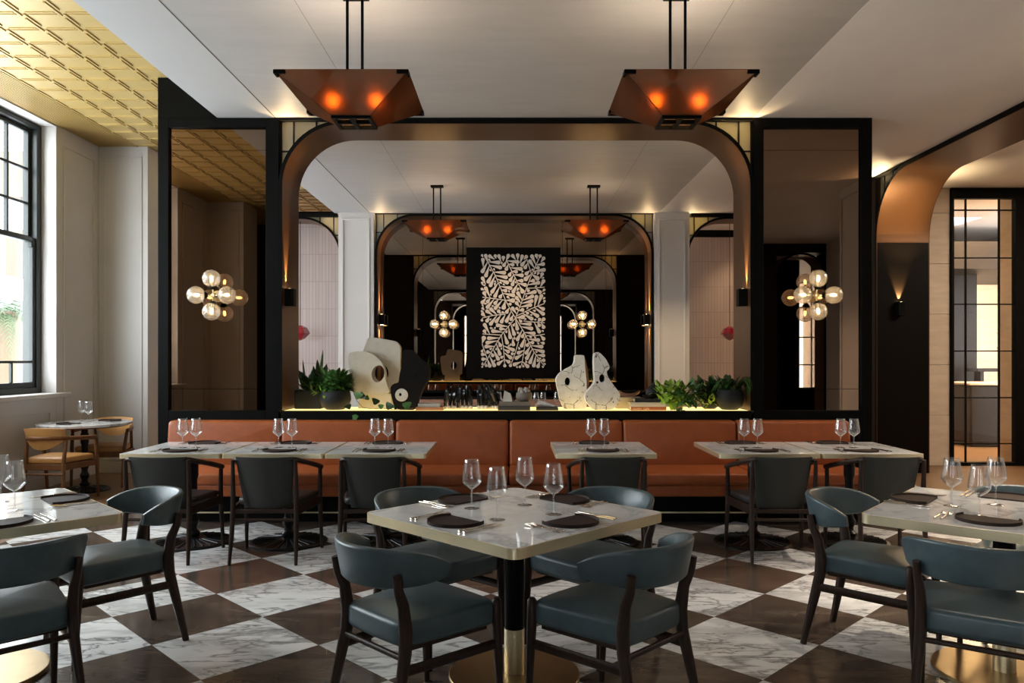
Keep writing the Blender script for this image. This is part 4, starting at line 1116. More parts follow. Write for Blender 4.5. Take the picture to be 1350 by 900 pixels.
for x,s,l in ((-2.19,1,'black up-and-down sconce on the left jamb of the far arch'),(2.19,-1,'black up-and-down sconce on the right jamb of the far arch')):
    sc2((x,12.42,zb_),0 if s>0 else pi,l,'wall sconce','black wall sconces')
    beam(x+s*.05,12.42,zb_+.092,s,0,1,330); beam(x+s*.05,12.42,zb_-.092,s,0,-1,330)
o=sc1((4.89,YJ-.006,2.09),-pi/2,'black up-light sconce on the dark jamb at the right edge of the room','wall sconce','black wall sconces')
beam(4.89,YJ-.056,2.182,0,-1,1,260,48)

# ------------------------------------------------------------------ the relief artwork
def artwork():
    Y=12.50
    x0,x1,z0,z1=px(615,Y),px(739,Y),pz(499,Y),pz(326,Y)
    root=empty('leaf_artwork',((x0+x1)/2,Y,z0)); tag(root,'tall black panel with ivory branching leaf relief between the globe lamps','artwork')
    cx=(x0+x1)/2
    m=MB(); m.box(x0-cx,x1-cx,0,.055,0,z1-z0); m.build('panel',M['art_black'],root,bevel=.004)
    k=Y/F/5.0
    def W(u,v): return ((620+u/5-678)*Y/F-cx, pz(320+v/5,Y)-z0)   # u,v: picture units of the panel
    rnd=random.Random(11)
    bx0,bx1,by0,by1=68,498,70,826
    cell=4; gw=int((bx1-bx0)/cell)+2; gh=int((by1-by0)/cell)+2
    occ=set()
    leaves=[]; stems=[]
    def capsule(u,v,a,L,r0,r1):
        pts=[]; n=10
        for i in range(n+1):
            t=i/n; pts.append((u+cos(a)*L*t,v+sin(a)*L*t,lerp(r0,r1,t**1.25)))
        return pts
    def cells(pts,mg):
        out=set()
        for (u,v,r) in pts:
            R=r+mg; k0=int((u-R-bx0)//cell); k1=int((u+R-bx0)//cell); j0=int((v-R-by0)//cell); j1=int((v+R-by0)//cell)
            for i in range(k0,k1+1):
                for j in range(j0,j1+1):
                    cu,cv=bx0+(i+.5)*cell,by0+(j+.5)*cell
                    if (cu-u)**2+(cv-v)**2<=R*R: out.add((i,j))
        return out
    S=[[(115,125),(165,215),(205,310),(232,378)],[(240,118),(285,210),(325,285)],[(298,495),(335,400),(370,300),(405,210),(452,105)],[(372,108),(403,205)],
       [(232,378),(270,450),(298,495)],[(298,495),(205,608),(150,700),(88,808)],[(205,608),(220,700),(226,790)],[(298,495),(355,590),(420,720),(488,812)],[(205,608),(80,600)],
       [(240,380),(160,368),(80,358)],[(232,470),(150,478),(80,495)],[(305,482),(400,435),(488,400)],[(350,515),(420,522),(490,527)],[(368,612),(430,612),(490,602)],
       [(372,300),(430,297),(490,292)],[(365,640),(352,730),(338,806)],[(318,650),(295,730),(272,790)],[(110,760),(90,700),(78,665)]]
    def along(st,step):
        out=[]
        for i in range(len(st)-1):
            a,b=st[i],st[i+1]; L=sqrt((b[0]-a[0])**2+(b[1]-a[1])**2); n=max(1,int(L/step))
            for q in range(n): out.append((lerp(a[0],b[0],q/n),lerp(a[1],b[1],q/n),atan2(b[1]-a[1],b[0]-a[0])))
        return out
    for st in S:
        pts=[(u,v,3.0) for u,v,_ in along(st,4)]; stems.append(st)
        occ|=cells(pts,.5)
    stemcells=set(occ); 
    def tryleaf(u,v,a,Ls,w,skip=0):
        for L in Ls:
            r1=min(w,L*.37); base=capsule(u+cos(a)*skip,v+sin(a)*skip,a,L-r1-skip,1.8,r1)
            e=base[-1]
            if not(bx0<=e[0]-e[2] and e[0]+e[2]<=bx1 and by0<=e[1]-e[2] and e[1]+e[2]<=by1): continue
            body=cells(base[3:],1.7)
            near=cells(base[:3],2.0)
            if body&occ: continue
            if near&(occ-stemcells): continue
            occ.update(cells(base,1.2)); leaves.append(base); return True
        return False
    for st in S:
        P=along(st,19)
        P.append((st[-1][0],st[-1][1],P[-1][2])); u,v,a=P[-1]
        for da in (0,-.62,.62,-1.15,1.15): tryleaf(u,v,a+da,(64,54,46,38,30,24),15,3)
    for st in S:
        P=along(st,21)
        for idx,(u,v,a) in enumerate(P):
            for s in (1,-1):
                for da in (1.0,.85,1.15):
                    if tryleaf(u,v,a+s*da,(84,76,68,60,53,46,40,34,28),12.5,3): break
    for L in (58,50,42,35,29,24,20,16):
        for _ in range(2600):
            u=rnd.uniform(bx0+4,bx1-4); v=rnd.uniform(by0+4,by1-4); a=atan2(v-495,u-298)+rnd.uniform(-.7,.7)
            tryleaf(u,v,a,(L,),12)
    m=MB(); d0,d1=-.014,.001
    fn=lambda a,b,c:(a,c,b)
    for st in stems:
        for i in range(len(st)-1):
            a,b=st[i],st[i+1]; L=sqrt((b[0]-a[0])**2+(b[1]-a[1])**2); nx,ny=-(b[1]-a[1])/L*2.6,(b[0]-a[0])/L*2.6
            q=[W(a[0]+nx,a[1]+ny),W(b[0]+nx,b[1]+ny),W(b[0]-nx,b[1]-ny),W(a[0]-nx,a[1]-ny)]
            m.ngon(q,d0,d1,fn)
    for base in leaves:
        u0,v0,_=base[0]; u1,v1,r1=base[-1]; a=atan2(v1-v0,u1-u0); nx,ny=-sin(a),cos(a)
        out=[]
        for (u,v,r) in base[::2]: out.append((u+nx*r,v+ny*r))
        for i in range(0,9):
            t=a+pi/2-pi*i/8; out.append((u1+cos(t)*r1,v1+sin(t)*r1))
        for (u,v,r) in reversed(base[::2]): out.append((u-nx*r,v-ny*r))
        m.ngon([W(*p) for p in out],d0,d1,fn)
    m.build('leaf_relief',M['art_white'],root)
artwork()
spot('picture_light',(-.35,10.6,3.6),(-.1,12.5,2.2),60,(1,.70,.42),42,.8,.05)

# ------------------------------------------------------------------ things on the ledge
ZT=ZL-.002
def at4(cx,cy): return (380+cx/6.136,420+cy/6.136)
def at3(cx,cy): return (725+cx/8.4375,455+cy/8.4375)
def poly(pts,Y,conv,ox): return [(px(conv(*p)[0],Y)-ox, pz(conv(*p)[1],Y)-ZT) for p in pts]
FZ=lambda a,b,d:(a,d,b)
def cream_sculpture():
    Y=7.80; ox=px(495,Y); root=empty('cream_sculpture',(ox,Y,ZT)); tag(root,'cream plaster sculpture of overlapping slabs with an oval hole','sculpture')
    p=fillet(poly([(560,420),(590,300),(640,150),(690,150),(870,182),(906,225),(900,400),(893,600),(830,612),(600,612)],Y,at4,ox),.06,5)
    c_=poly([(748,440)],Y,at4,ox)[0]; a_,b_=62/6.136*Y/F,74/6.136*Y/F
    m=MB(); m.prism([p,ell(c_[0],c_[1],a_,b_,20)],.01,.10,FZ); m.build('rear_slab',M['cream'],root,bevel=.012,seg=3)
    p=fillet(poly([(500,320),(512,275),(600,260),(660,270),(720,300),(770,350),(795,420),(800,500),(838,600),(600,612),(545,610),(520,500)],Y,at4,ox),.04,4)
    h=ell(0,0,1,1,20); hx,hy=poly([(740,443)],Y,at4,ox)[0]; rx=52/6.136*Y/F; ry=68/6.136*Y/F
    hole=[(hx+rx*(cos(2*pi*i/20)+.12*sin(2*pi*i/20)),hy+ry*sin(2*pi*i/20)) for i in range(20)]
    m=MB(); m.prism([p,hole],-.10,.02,FZ); m.build('front_loop',M['cream'],root,bevel=.012,seg=3)
    p=poly([(590,600),(845,600),(850,737),(575,737)],Y,at4,ox); p=[(a,max(0,b)) for a,b in p]
    m=MB(); m.prism([p],-.07,.09,FZ); m.build('foot',M['cream'],root,bevel=.006)
cream_sculpture()
def dark_sculpture():
    Y=7.57; ox=px(540,Y); root=empty('charcoal_sculpture',(ox,Y,ZT)); tag(root,'charcoal clay sculpture with a pale round eye beside the cream one','sculpture')
    p=poly([(935,252),(1000,250),(1060,318),(1115,362),(1150,410),(1140,490),(1095,560),(1055,660),(1035,738),(900,738),(862,700),(838,600),(835,548),(862,522),(900,516),(908,450),(925,380)],Y,at4,ox)
    p=fillet([(a,max(0,b)) for a,b in p],.03,4)
    m=MB(); m.prism([p],-.07,.10,FZ); m.build('body',M['soot'],root,bevel=.02,seg=3)
    c=poly([(926,614)],Y,at4,ox)[0]; r=52/6.136*Y/F
    m=MB(); m.prism([ell(c[0],c[1],r,r,24),ell(c[0]-.012,c[1]+.004,r*.2,r*.26,12)],-.078,-.06,FZ); m.build('pale_disc',M['cream'],root,bevel=.003)
    m=MB(); c=poly([(1044,458)],Y,at4,ox)[0]; m.tube([(c[0],-.072,c[1]),(c[0],-.06,c[1])],[.016,.016],14); m.build('small_hole',M['black'],root)
dark_sculpture()
def birch_vases():
    Y=7.74; ox=px(752,Y); root=empty('white_vase',(ox,Y,ZT)); tag(root,'crackled white wooden vase with one round hole, left of the pair','vase')
    P=[(272,108),(372,108),(395,180),(412,260),(425,400),(422,520),(395,712),(150,712),(105,600),(75,460),(60,370),(100,310),(170,265),(250,222),(268,185)]
    p=poly(P,Y,at3,ox); p=[(a,max(0,b)) for a,b in p]
    c=poly([(190,400)],Y,at3,ox)[0]; k=Y/F/8.4375
    m=MB(); m.prism([fillet(p,.02,3),ell(c[0],c[1],30*k,45*k,16)],-.075,.075,FZ); m.build('body',M['cracked'],root,bevel=.022,seg=4)
    m=MB(); m.prism([ell(c[0],c[1],29*k,44*k,16)],.0,.03,FZ); m.build('hole_plug',M['black'],root)  # black plug painted as the dark inside of the hole
    q=poly([(375,118),(395,180),(414,260),(428,400),(420,500),(402,500),(400,400),(385,250)],Y,at3,ox)
    m=MB(); m.prism([q],-.079,-.05,FZ); m.build('bark_edge',M['teak'],root,bevel=.003)
    Y=7.56; ox=px(793,Y); root=empty('white_vase',(ox,Y,ZT)); tag(root,'crackled white gourd-shaped wooden vase with dark holes, right of the pair','vase')
    P=[(488,90),(530,72),(570,105),(615,155),(655,235),(645,268),(622,285),(628,340),(690,430),(775,540),(745,640),(690,712),(465,712),(375,590),(395,520),(465,450),(492,400),(485,300),(480,180)]
    p=poly(P,Y,at3,ox); p=[(a,max(0,b)) for a,b in p]
    hs=[ell(*poly([(cx,cy)],Y,at3,ox)[0],rx*k,ry*k,12) for cx,cy,rx,ry in ((507,122,9,20),(622,236,6,13),(570,366,31,45))]
    m=MB(); m.prism([fillet(p,.03,3)]+hs,-.08,.08,FZ); m.build('body',M['cracked'],root,bevel=.024,seg=4)
    c=poly([(517,410)],Y,at3,ox)[0]; m=MB(); m.sphere((c[0],-.062,c[1]),.022,14,10); m.build('dark_hole',M['black'],root,smooth=60)  # black ball painted as the shaded hollow of one more hole
    for h in hs:
        m=MB(); m.prism([[(a,b) for a,b in h]],.0,.03,FZ); m.build('hole_plug',M['black'],root)
birch_vases()
def blades(label,x0,x1,lean0,lean1,seed):
    Y=7.66; ox=px((x0+x1)/2,Y); root=empty('black_blade_sculpture',(ox,Y,ZT)); tag(root,label,'sculpture','black glazed blade sculptures')
    rnd=random.Random(seed); w=px(x1,Y)-px(x0,Y); h=pz(506,Y)-ZT
    m=MB()
    for i in range(7): m.sphere((-w*.42+w*.84*i/6,rnd.uniform(-.03,.02),.014),.020+rnd.uniform(0,.006),10,7)
    m.build('base',M['cream'],root,smooth=60)
    n=7
    for i in range(n):
        t=i/(n-1); xb=lerp(-w*.42,w*.42,t); ln=lerp(lean0,lean1,t)*w; y=rnd.uniform(-.03,.03); hh=h*rnd.uniform(.93,1.03)
        rows=[]
        for k in range(9):
            s=k/8; wd=.019*(sin(pi*(.15+.75*s)))+.004; x=xb+ln*(s**1.6); z=.014+s*(hh-.014); tw=.5*sin(s*2+i)
            rows.append([(x-wd*cos(tw),y-wd*sin(tw),z),(x,y-.009,z),(x+wd*cos(tw),y+wd*sin(tw),z),(x,y+.009,z),(x-wd*cos(tw),y-wd*sin(tw),z)])
        m=MB(); m.sheet(rows); m.add(rows[-1][:4],[(0,1,2,3)]); m.build('blade',M['black_gloss'],root,smooth=35)
blades('black glazed sculpture of upright curved blades, left of the pair',584,624,.12,-.02,4)
blades('black glazed sculpture of blades leaning left, right of the pair',629,662,-.05,-.38,9)
def book(label,x0,x1,y0,y1,Y,mat,dep=.2,rz=0,text=None,tcol=None,tsize=.02,zb=None,italic=0,talign=.1):
    ox=(px(x0,Y)+px(x1,Y))/2; w=px(x1,Y)-px(x0,Y); z0=max(ZT,pz(y1,Y)) if zb is None else zb; h=pz(y0,Y)-pz(y1,Y)
    root=empty('book',(ox,Y,z0),rz); tag(root,label,'book','books on the ledge')
    c=.003
    m=MB(); m.box(-w/2,w/2,0,dep,0,c); m.box(-w/2,w/2,0,dep,h-c,h); m.box(-w/2,w/2,0,c,c,h-c); cv=m.build('cover',mat,root)
    m=MB(); m.box(-w/2+.004,w/2-.004,c,dep-.004,c,h-c); m.build('pages',M['pages'],root)
    if text:
        cu=bpy.data.curves.new('spine_lettering','FONT'); cu.body=text; cu.size=tsize; cu.shear=italic; cu.align_y='CENTER'; cu.extrude=.0004
        o=bpy.data.objects.new('spine_lettering',cu); COL.objects.link(o); o.parent=root; o.location=(-w/2+w*talign,-.0006,h/2); o.rotation_euler=(radians(90),0,0)
        cu.materials.append(tcol)
        bpy.context.view_layer.update(); dg=bpy.context.evaluated_depsgraph_get()
        me=bpy.data.meshes.new_from_object(o.evaluated_get(dg)); n=bpy.data.objects.new('spine_lettering',me); COL.objects.link(n); n.parent=cv; n.location=o.location; n.rotation_euler=o.rotation_euler
        bpy.data.objects.remove(o); n.name='spine_lettering'
    return z0+h
def cm(n,c,r=.6): return plain(n,c,r,var=.06,scale=10)
M['bk_brown']=cm('brown_cloth',(.30,.13,.065)); M['bk_grey']=cm('grey_cloth',(.33,.33,.33)); M['bk_dark']=cm('charcoal_cloth',(.020,.020,.022)); M['bk_taupe']=cm('taupe_cloth',(.16,.135,.11))
M['bk_black']=cm('black_cloth',(.012,.011,.011)); M['bk_white']=cm('ivory_cloth',(.58,.51,.41)); M['bk_rust']=cm('rust_cloth',(.33,.085,.030)); M['ink_white']=cm('white_foil',(.60,.58,.55)); M['ink_gold']=cm('pale_gold_foil',(.75,.52,.28)); M['ink_grey']=cm('grey_foil',(.14,.14,.14))
z=book('brown clothbound book at the bottom of the stack beside the charcoal sculpture',548,584,537.5,541.6,7.46,M['bk_brown'],.18)
book('grey book lying on the brown book beside the charcoal sculpture',551,580,533,537.5,7.47,M['bk_grey'],.16,zb=z+.0004)
z=book('wide charcoal book with grey spine lettering under the taupe book',656.5,699,536,541.8,7.44,M['bk_dark'],.22,text='MODERN  LIVING' if False else None)
z2=book('taupe book lying on the wide charcoal book',658,698,530.5,536,7.45,M['bk_taupe'],.20,zb=z+.0004)
def bowl_of_stones():
    Y=7.55; root=empty('stone_bowl',(px(691,Y),Y,z2+.0004)); tag(root,'rough tan stone bowl with grey flints on the taupe book','bowl')
    m=MB(); m.lathe([(.001,0),(.045,0),(.075,.02),(.082,.05),(.074,.085),(.066,.085),(.07,.05),(.001,.045)],seg=20); m.build('bowl',M['bk_taupe'],root,smooth=50)
    rnd=random.Random(5)
    for i in range(6):
        a=i*1.05; m=MB(); c=(.036*cos(a),.03*sin(a),.085+.02*(i%2)); m.obox(c,(.05,.04,.055),a,.5*cos(i),.6*sin(i*2)); m.build('flint',M['stone'],root,bevel=.012)
    f=empty('folded_shard',(px(669,Y),7.53,z2+.0004)); tag(f,'pale folded triangular shard on the taupe book','ornament')
    m=MB(); m.add([(-.045,-.02,0),(.045,-.03,0),(.06,.02,.0),(-.04,.02,0),(-.03,-.01,.105),(.03,-.012,.075)],[(0,1,2,3),(0,4,5,1),(1,5,2),(4,3,2,5),(0,3,4)]); m.build('shard',M['cream'],f,solid=.004)
bowl_of_stones()
z=book('slim black book under the white porcelain piece',707,736,538.3,541.8,7.45,M['bk_black'],.18)
def porcelain():
    root=empty('white_porcelain_ornament',(px(718,7.5),7.50,z+.0004)); tag(root,'white porcelain hand-like ornament lying on the slim black book','ornament')
    for i,(dx,ln,h) in enumerate(((-.05,.15,.035),(-.03,.17,.05),(-.01,.16,.045),(.01,.14,.03))):
        m=MB(); m.tube([(-.09+.0*i,.02+.02*i,.016),(-.05,.02+.018*i,h),(0,.015+.012*i,h*.8),(ln*.6,.0+.01*i,.012)],[.012,.017,.015,.006],8); m.build('finger',M['white_wall'],root,smooth=60)
porcelain()
z=book('rust-red book with gold script lettering at the bottom of the right stack',832,878.5,537.2,541.8,7.46,M['bk_rust'],.2,text='Golden  Light',tcol=M['ink_gold'],tsize=.030,italic=.35,talign=.03)
z=book('ivory book in the middle of the right stack',831,877,531.5,537.2,7.46,M['bk_white'],.2,zb=z+.0004)
zt3=book('black book on top of the right stack, under the gourd vase',837,877,526.6,531.5,7.47,M['bk_black'],.2,zb=z+.0004)
z=ZT
for i,(l,y0,y1,x0) in enumerate((('yellowed paperback at the bottom of the small stack behind the rust-red book',535,540,813),('cream paperback in the middle of the small stack behind the rust-red book',529.5,534.5,815),('white paperback on top of the small stack behind the rust-red book',524.5,529,818))):
    z=book(l,x0,x0+28,y0,y1,7.70,M['bk_white'],.18,zb=z+.0004)
def horn():
    root=empty('wooden_boat_bowl',(px(830,7.78),7.80,z+.0004)); tag(root,'blush wooden boat-shaped bowl on the small paperback stack','bowl')
    m=MB(); rows=[]
    for i in range(13):
        t=-1+2*i/12; wv=.035*sqrt(max(0,1-t*t*.97))+.002; x=t*.105; z0=.006+.012*t*t+ .030*max(0,t)**3; z1=.035+.032*abs(t)**2.2
        rows.append([(x,-wv,z1),(x,-wv*.6,z0),(x,wv*.6,z0),(x,wv,z1)])
    m.sheet(rows); m.build('bowl',M['pink_leather'],root,smooth=60,solid=.006)
horn()
def gourd():
    root=empty('gourd_vase',(px(862,7.56),7.57,zt3+.0004)); tag(root,'small matte black gourd vase with a narrow neck on the book stack','vase')
    m=MB(); m.lathe([(.001,0),(.05,0),(.072,.02),(.078,.05),(.07,.085),(.045,.115),(.02,.128),(.012,.14),(.014,.155),(.009,.157),(.006,.14),(.001,.13)],seg=28); m.build('body',M['pot'],root,smooth=50)
    root=empty('shallow_bowl',(px(852,7.55),7.50,zt3+.0004)); tag(root,'tiny black bowl beside the gourd vase on the book stack','bowl')
    m=MB(); m.lathe([(.001,0),(.02,0),(.042,.018),(.048,.036),(.044,.036),(.036,.018),(.001,.008)],seg=24); m.build('bowl',M['soot'],root,smooth=50)
gourd()
# ------------------------------------------------------------------ plants
def leaf(mb,b,d,L,w,bend=.35,up=(0,0,1),n=4,pw=.8,fold=.15,heart=False):
    if heart: n=7
    b=Vector(b); d=Vector(d).normalized(); side=d.cross(Vector(up))
    side=side.normalized() if side.length>1e-4 else Vector((1,0,0))
    rows=[]; p=b.copy()
    for i in range(n+1):
        t=i/n
        ww=w*(sin(pi*min(1,(t*.86+.10)))**pw) if not heart else w*((1-t)**.6)*(1.0 if t>0 else .55)*1.15
        if i==n: ww=.0006
        nrm=side.cross(d).normalized()
        rows.append([p-side*ww+nrm*ww*fold,p,p+side*ww+nrm*ww*fold]); p=p+d*(L/n); d=(d+Vector((0,0,-bend/n))).normalized()
    mb.sheet(rows)
def bush(root,name,mat,c,n,rad,h,L,w,seed,bend=.5,flat=.7,pw=.8,heart=False,down=.0):
    rnd=random.Random(seed); m=MB()
    for i in range(n):
        a=rnd.uniform(0,2*pi); e=rnd.uniform(-.15-down,1.35); r=rad*sqrt(rnd.random())
        o=Vector((c[0]+r*cos(a),c[1]+r*sin(a)*flat,c[2]+h*rnd.random()*(.5+.5*sin(max(0,e)))))
        d=(cos(a)*cos(e),sin(a)*cos(e)*flat,sin(e)); leaf(m,o,d,L*rnd.uniform(.7,1.25),w*rnd.uniform(.7,1.2),bend,pw=pw,heart=heart)
    rx=root.location.x; lo=AX0+.006-rx; hi=AX1-.006-rx
    for p in m.v: p.x=min(hi,max(lo,p.x))
    return m.build(name,mat,root,smooth=60)
def pot(root,r,h,mat,sq=False,w=0,d=0):
    m=MB()
    if sq: 
        m.box(-w/2,w/2,-d/2,d/2,0,h)
        return m.build('pot',mat,root,bevel=.012,seg=3)
    m.lathe([(.001,0),(r*.55,0),(r*.85,h*.18),(r,h*.5),(r*.97,h*.8),(r*.88,h),(r*.82,h),(r*.85,h*.8),(.001,h*.75)],seg=32); return m.build('pot',mat,root,smooth=50)
def planters():
    r=empty('planter_with_snake_plant',(px(409,7.74),7.74,ZT)); tag(r,'dark rectangular planter with tall dark leaves at the left end of the ledge','potted plant')
    pot(r,0,.19,M['pot'],True,.27,.2)
    bush(r,'foliage',M['leaf_dark'],(0.02,-.02,.15),160,.12,.14,.10,.017,21,.5,.6)
    rnd=random.Random(2); m=MB()
    for i in range(9):
        a=rnd.uniform(0,2*pi); leaf(m,(rnd.uniform(-.06,.12),rnd.uniform(-.05,.05),.17),(cos(a)*.35,sin(a)*.2,1),rnd.uniform(.16,.34),rnd.uniform(.022,.040),.25,up=(cos(a+1),sin(a+1),0),n=6)
    [setattr(p,'x',max(AX0+.006-r.location.x,p.x)) for p in m.v]; m.build('tall_leaves',M['leaf_dark'],r,smooth=60)
    m=MB(); leaf(m,(.09,.0,.2),(.10,0,1),.40,.017,.02,up=(0,1,0),n=6); m.build('young_leaf',M['leaf'],r,smooth=60)
    r=empty('bowl_planter_with_bushy_plant',(px(442,7.60),7.60,ZT)); tag(r,'round charcoal bowl planter with a bushy green plant','potted plant')
    pot(r,.155,.19,M['pot'])
    bush(r,'foliage',M['leaf'],(0,0,.19),560,.15,.17,.070,.023,31,.7,.7,pw=.6)
    bush(r,'foliage',M['leaf_dark'],(0,.02,.18),300,.15,.13,.07,.023,32,.8,.7,pw=.6,down=.3)
    bush(r,'foliage',M['leaf_light'],(-.10,-.06,.15),34,.07,.05,.07,.014,33,.7,.7,down=.3)
    # trailing vine
    r=empty('trailing_vine',(px(490,7.45),7.44,ZT)); tag(r,'trailing vine with heart-shaped leaves creeping along the ledge front','plant')
    pts=[(px(x,7.44)-px(490,7.45),(0.06 if i==0 else .01*sin(i)),max(.008,pz(y,7.44)-ZT)) for i,(x,y) in enumerate(((463,515),(470,528),(478,537),(490,539),(505,538),(520,539.5),(535,539),(545,538)))]
    m=MB(); m.tube(pts,.003,6); m.build('vine_stem',M['stem'],r,smooth=60)
    m=MB(); m2=MB(); ox=px(490,7.45)
    for k,(x,y,L,dx,dz) in enumerate(((468,522,.085,.7,.25),(474,520,.075,1,-.3),(484,527,.05,.1,1),(498,532,.075,-.3,.5),(500,537,.06,.4,.3),(509,535,.085,1,.12),(533,537,.085,.8,.75),(524,538,.05,-.5,.4),(470,541,.09,-.1,-1),(466,545,.07,.25,-1),(475,548,.07,.1,-1),(463,536,.06,-.5,.1))):
        leaf(m if k%2 else m2,(px(x,7.40)-ox,-.05-.012*(y>540),pz(y,7.40)-ZT),(dx,-.25,dz),L*1.1,L*.46,.4,up=(0,1,0),heart=True,fold=.1)
    m.build('leaves',M['leaf_dark'],r,smooth=60); m2.build('leaves',M['leaf'],r,smooth=60)
    # right end
    r=empty('pothos_plant',(px(893,7.56),7.58,ZT)); tag(r,'bright green pothos spilling from a small tan pot on the ledge','potted plant')
    m=MB(); m.lathe([(.001,0),(.055,0),(.075,.12),(.068,.12),(.001,.10)],seg=24); m.build('pot',M['bk_brown'],r,smooth=50)
    bush(r,'foliage',M['leaf_light'],(-.08,-.05,.06),150,.15,.20,.072,.031,41,.7,.7,heart=True,down=.9)
    bush(r,'foliage',M['leaf'],(.06,-.04,.07),150,.17,.18,.075,.032,42,.7,.6,heart=True,down=.9)
    m=MB()
    for k in range(10):
        leaf(m,(-.02+.014*k,-.15-.01*(k%3),.02-.012*k),((-1)**k*.5,-.3,-.6),.075,.03,.5,up=(0,1,0),heart=True)
    m.build('hanging_leaves',M['leaf_dark'],r,smooth=60)
    r=empty('fern_planter',(px(936,7.70),7.72,ZT)); tag(r,'dark leafy fern between the pothos and the round dark pot','potted plant')
    pot(r,.10,.14,M['pot']); bush(r,'foliage',M['leaf_dark'],(0,-.03,.10),420,.19,.18,.075,.021,51,.8,.5,down=.6)
    bush(r,'foliage',M['leaf_light'],(0,-.10,.04),30,.12,.06,.07,.02,52,.8,.4,down=.6)
    r=empty('round_planter_with_grass',(px(962,7.58),7.58,ZT)); tag(r,'round dark pot with long drooping grassy leaves at the right end','potted plant')
    pot(r,.14,.20,M['pot'])
    rnd=random.Random(8); m=MB()
    for i in range(70):
        a=rnd.uniform(-1.3,1.5) if i%3 else rnd.uniform(0,2*pi)
        leaf(m,(.05+.05*rnd.random(),-.02,.20),(cos(a)*.55,-abs(sin(a))*.3,rnd.uniform(.7,1.2)),rnd.uniform(.22,.42),.0055,3.4,n=9,pw=.4)
    [setattr(p,'x',min(AX1-.006-r.location.x,p.x)) for p in m.v]; m.build('grassy_leaves',M['leaf'],r,smooth=60)
    bush(r,'foliage',M['leaf_dark'],(-.03,0,.20),80,.10,.08,.10,.024,62,.8)
planters()
# red faceted lamps glimpsed beyond the side arches
for x,Y,l in ((396,12.5,'red faceted glass lamp glimpsed past the left jamb of the main arch'),(962,13.2,'red faceted glass lamp glimpsed past the right jamb of the main arch')):
    r=empty('red_glass_lamp',(px(x,Y),Y,pz(449,Y))); tag(r,l,'lamp','red faceted glass lamps')
    m=MB(); m.lathe([(.001,0),(.07,.03),(.16,.12),(.11,.21),(.03,.25),(.001,.25)],seg=7); m.build('shade',plain('red_glass',(.35,.006,.03),.12,var=.3,scale=12,coat=1),r)
    m=MB(); m.tube([(0,0,.25),(0,0,ZC-pz(449,Y)-.0 if x>500 else ZG-pz(449,Y))],.006,8); m.build('rod',M['black'],r)

# ------------------------------------------------------------------ light
w=bpy.data.worlds.new('sky'); scn.world=w; w.use_nodes=True; nt=w.node_tree; nt.nodes.clear()
bg=nt.nodes.new('ShaderNodeBackground'); wo=nt.nodes.new('ShaderNodeOutputWorld')
bg.inputs[0].default_value=(.86,.93,1,1); bg.inputs[1].default_value=11.0; nt.links.new(bg.outputs[0],wo.inputs[0])
for (y0,y1) in ((6.90,8.90),(4.85,6.86),(2.76,4.81)):
    l=bpy.data.lights.new('window_portal','AREA'); l.shape='RECTANGLE'; l.size=3.1; l.size_y=y1-y0; l.cycles.is_portal=True
    o=bpy.data.objects.new('window_portal',l); COL.objects.link(o); o.location=(XL-.40,(y0+y1)/2,(ZS+ZH)/2); o.rotation_euler=(0,radians(-90),0)
# arch glow: warm strips in the glazed corners and on the ceiling in front of them
def corner_glow(x,y,s,diry,power=30):
    spot('arch_corner_light',(x,y-diry*.03,3.60),(x+s*.16,y+diry*.40,3.60+.55),power,(1,.70,.36),112,.25,.006)
for s,x in ((1,AX0+.05),(-1,AX1-.05)):
    corner_glow(x,YP,s,-1,6); corner_glow(x,YQ,s,1,4)
    point('leadlight_glow',(x+s*.12,7.68,3.70),7,WARM2,.01); point('leadlight_glow',(x+s*.0,7.68,3.46),4,WARM2,.01)
for s,x in ((1,-2.14),(-1,2.14)):
    corner_glow(x,YB-.01,s,-1,4); point('leadlight_glow',(x+s*.12,12.38,3.70),3.5,WARM2,.01)
corner_glow(2.85,YB-.01,1,-1,3)
point('leadlight_glow',(2.95,12.45,3.62),5,WARM2,.01); point('leadlight_glow',(-2.95,12.45,3.62),4,WARM2,.01)
def side_glow(x,y,sx,sy,power):
    spot('arch_corner_light',(x-sx*.03,y,3.58),(x+sx*.40,y+sy*.16,3.58+.55),power,(1,.70,.36),112,.25,.006)
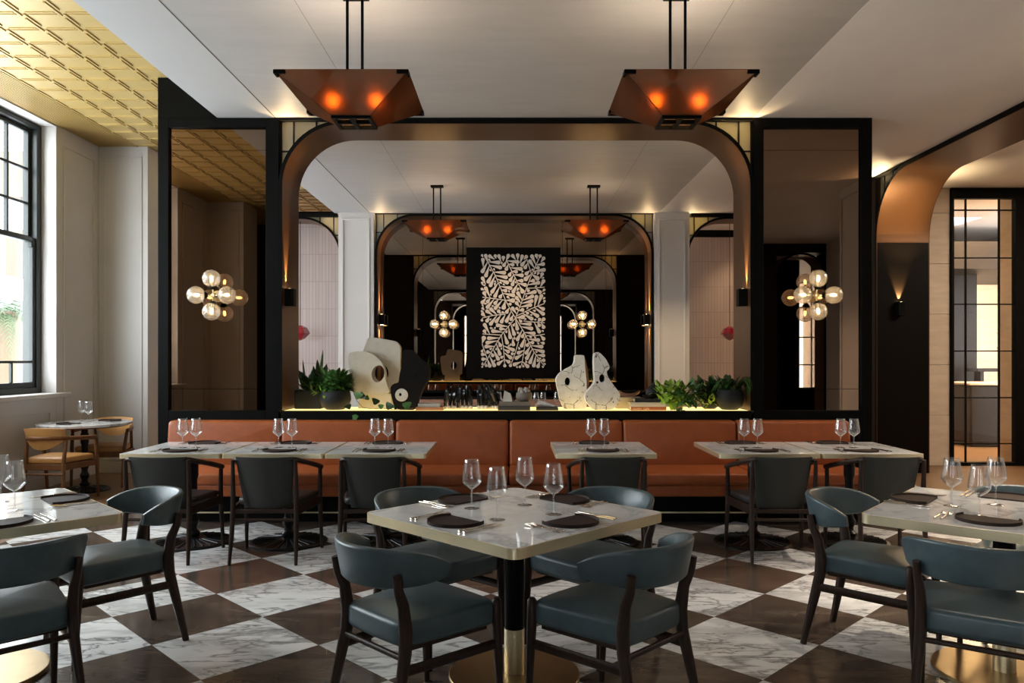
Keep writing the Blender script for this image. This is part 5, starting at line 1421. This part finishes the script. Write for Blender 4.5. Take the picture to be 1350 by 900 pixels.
side_glow(XR,YJ-.06,-1,-1,12); side_glow(XR,YN+.06,-1,1,10); side_glow(XR2,YJ-.06,1,-1,10)
spot('arch_corner_light',(XR+.33,9.35,2.35),(XR+.33,9.62,3.5),75,(1,.70,.36),80,.8,.006)
# ceiling downlights of the rooms; strong ones added unseen for floor bounce and fill
for x,y,p in ((3.0,5.9,90),(1.2,6.0,30),(2.3,3.6,70),(0,3.6,14),(3.2,1.5,300),(3.5,4.6,420),(2.6,-2.5,90),(-1.5,-2.5,60),(5.6,1.5,200)):
    spot('downlight_fill',(x,y,ZC-.01),(x,y,0),p,(1,.85,.68),66,.7,.04)
for x,p in ((-1.5,14),(2.4,170),(3.2,60)): spot('downlight_fill',(x,10.4,ZC-.01),(x,11.6,0),p,WARM2,75,.7,.05)
spot('downlight_fill',(3.9,12.9,3.6),(4.2,13.9,1.6),26,WARM2,90,.8,.05)
area('lobby_ceiling_light',(6.9,7.4,ZC-.02),(6.9,7.4,0),120,(1,.84,.66),1.5,2.0)
area('lobby_ceiling_light',(7.8,12.4,ZC-.02),(7.8,12.4,0),420,WARM2,2.2,2.0)
area('lobby_ceiling_light',(8.4,15.4,3.0),(8.8,16.6,1.8),220,WARM2,2.0,.5)
# ------------------------------------------------------------------ camera
cam=bpy.data.cameras.new('camera'); co=bpy.data.objects.new('camera',cam); COL.objects.link(co)
co.location=(0,0,H); co.rotation_euler=(radians(90),0,0)
cam.sensor_fit='HORIZONTAL'; cam.sensor_width=36; cam.lens=F/1350*36
cam.shift_x=-3/1350; cam.shift_y=23/1350; cam.clip_end=200; cam.clip_start=.05
scn.camera=co
scn.view_settings.view_transform='Standard'; scn.view_settings.look='None'; scn.view_settings.gamma=1; scn.view_settings.exposure=0.35
scn.view_settings.use_curve_mapping=False
c=scn.cycles; c.use_denoising=True; c.max_bounces=14; c.diffuse_bounces=5; c.glossy_bounces=8; c.transmission_bounces=8; c.transparent_max_bounces=24
c.caustics_reflective=False; c.caustics_refractive=False; c.sample_clamp_indirect=6; c.blur_glossy=.5
try: c.use_light_tree=True
except Exception: pass
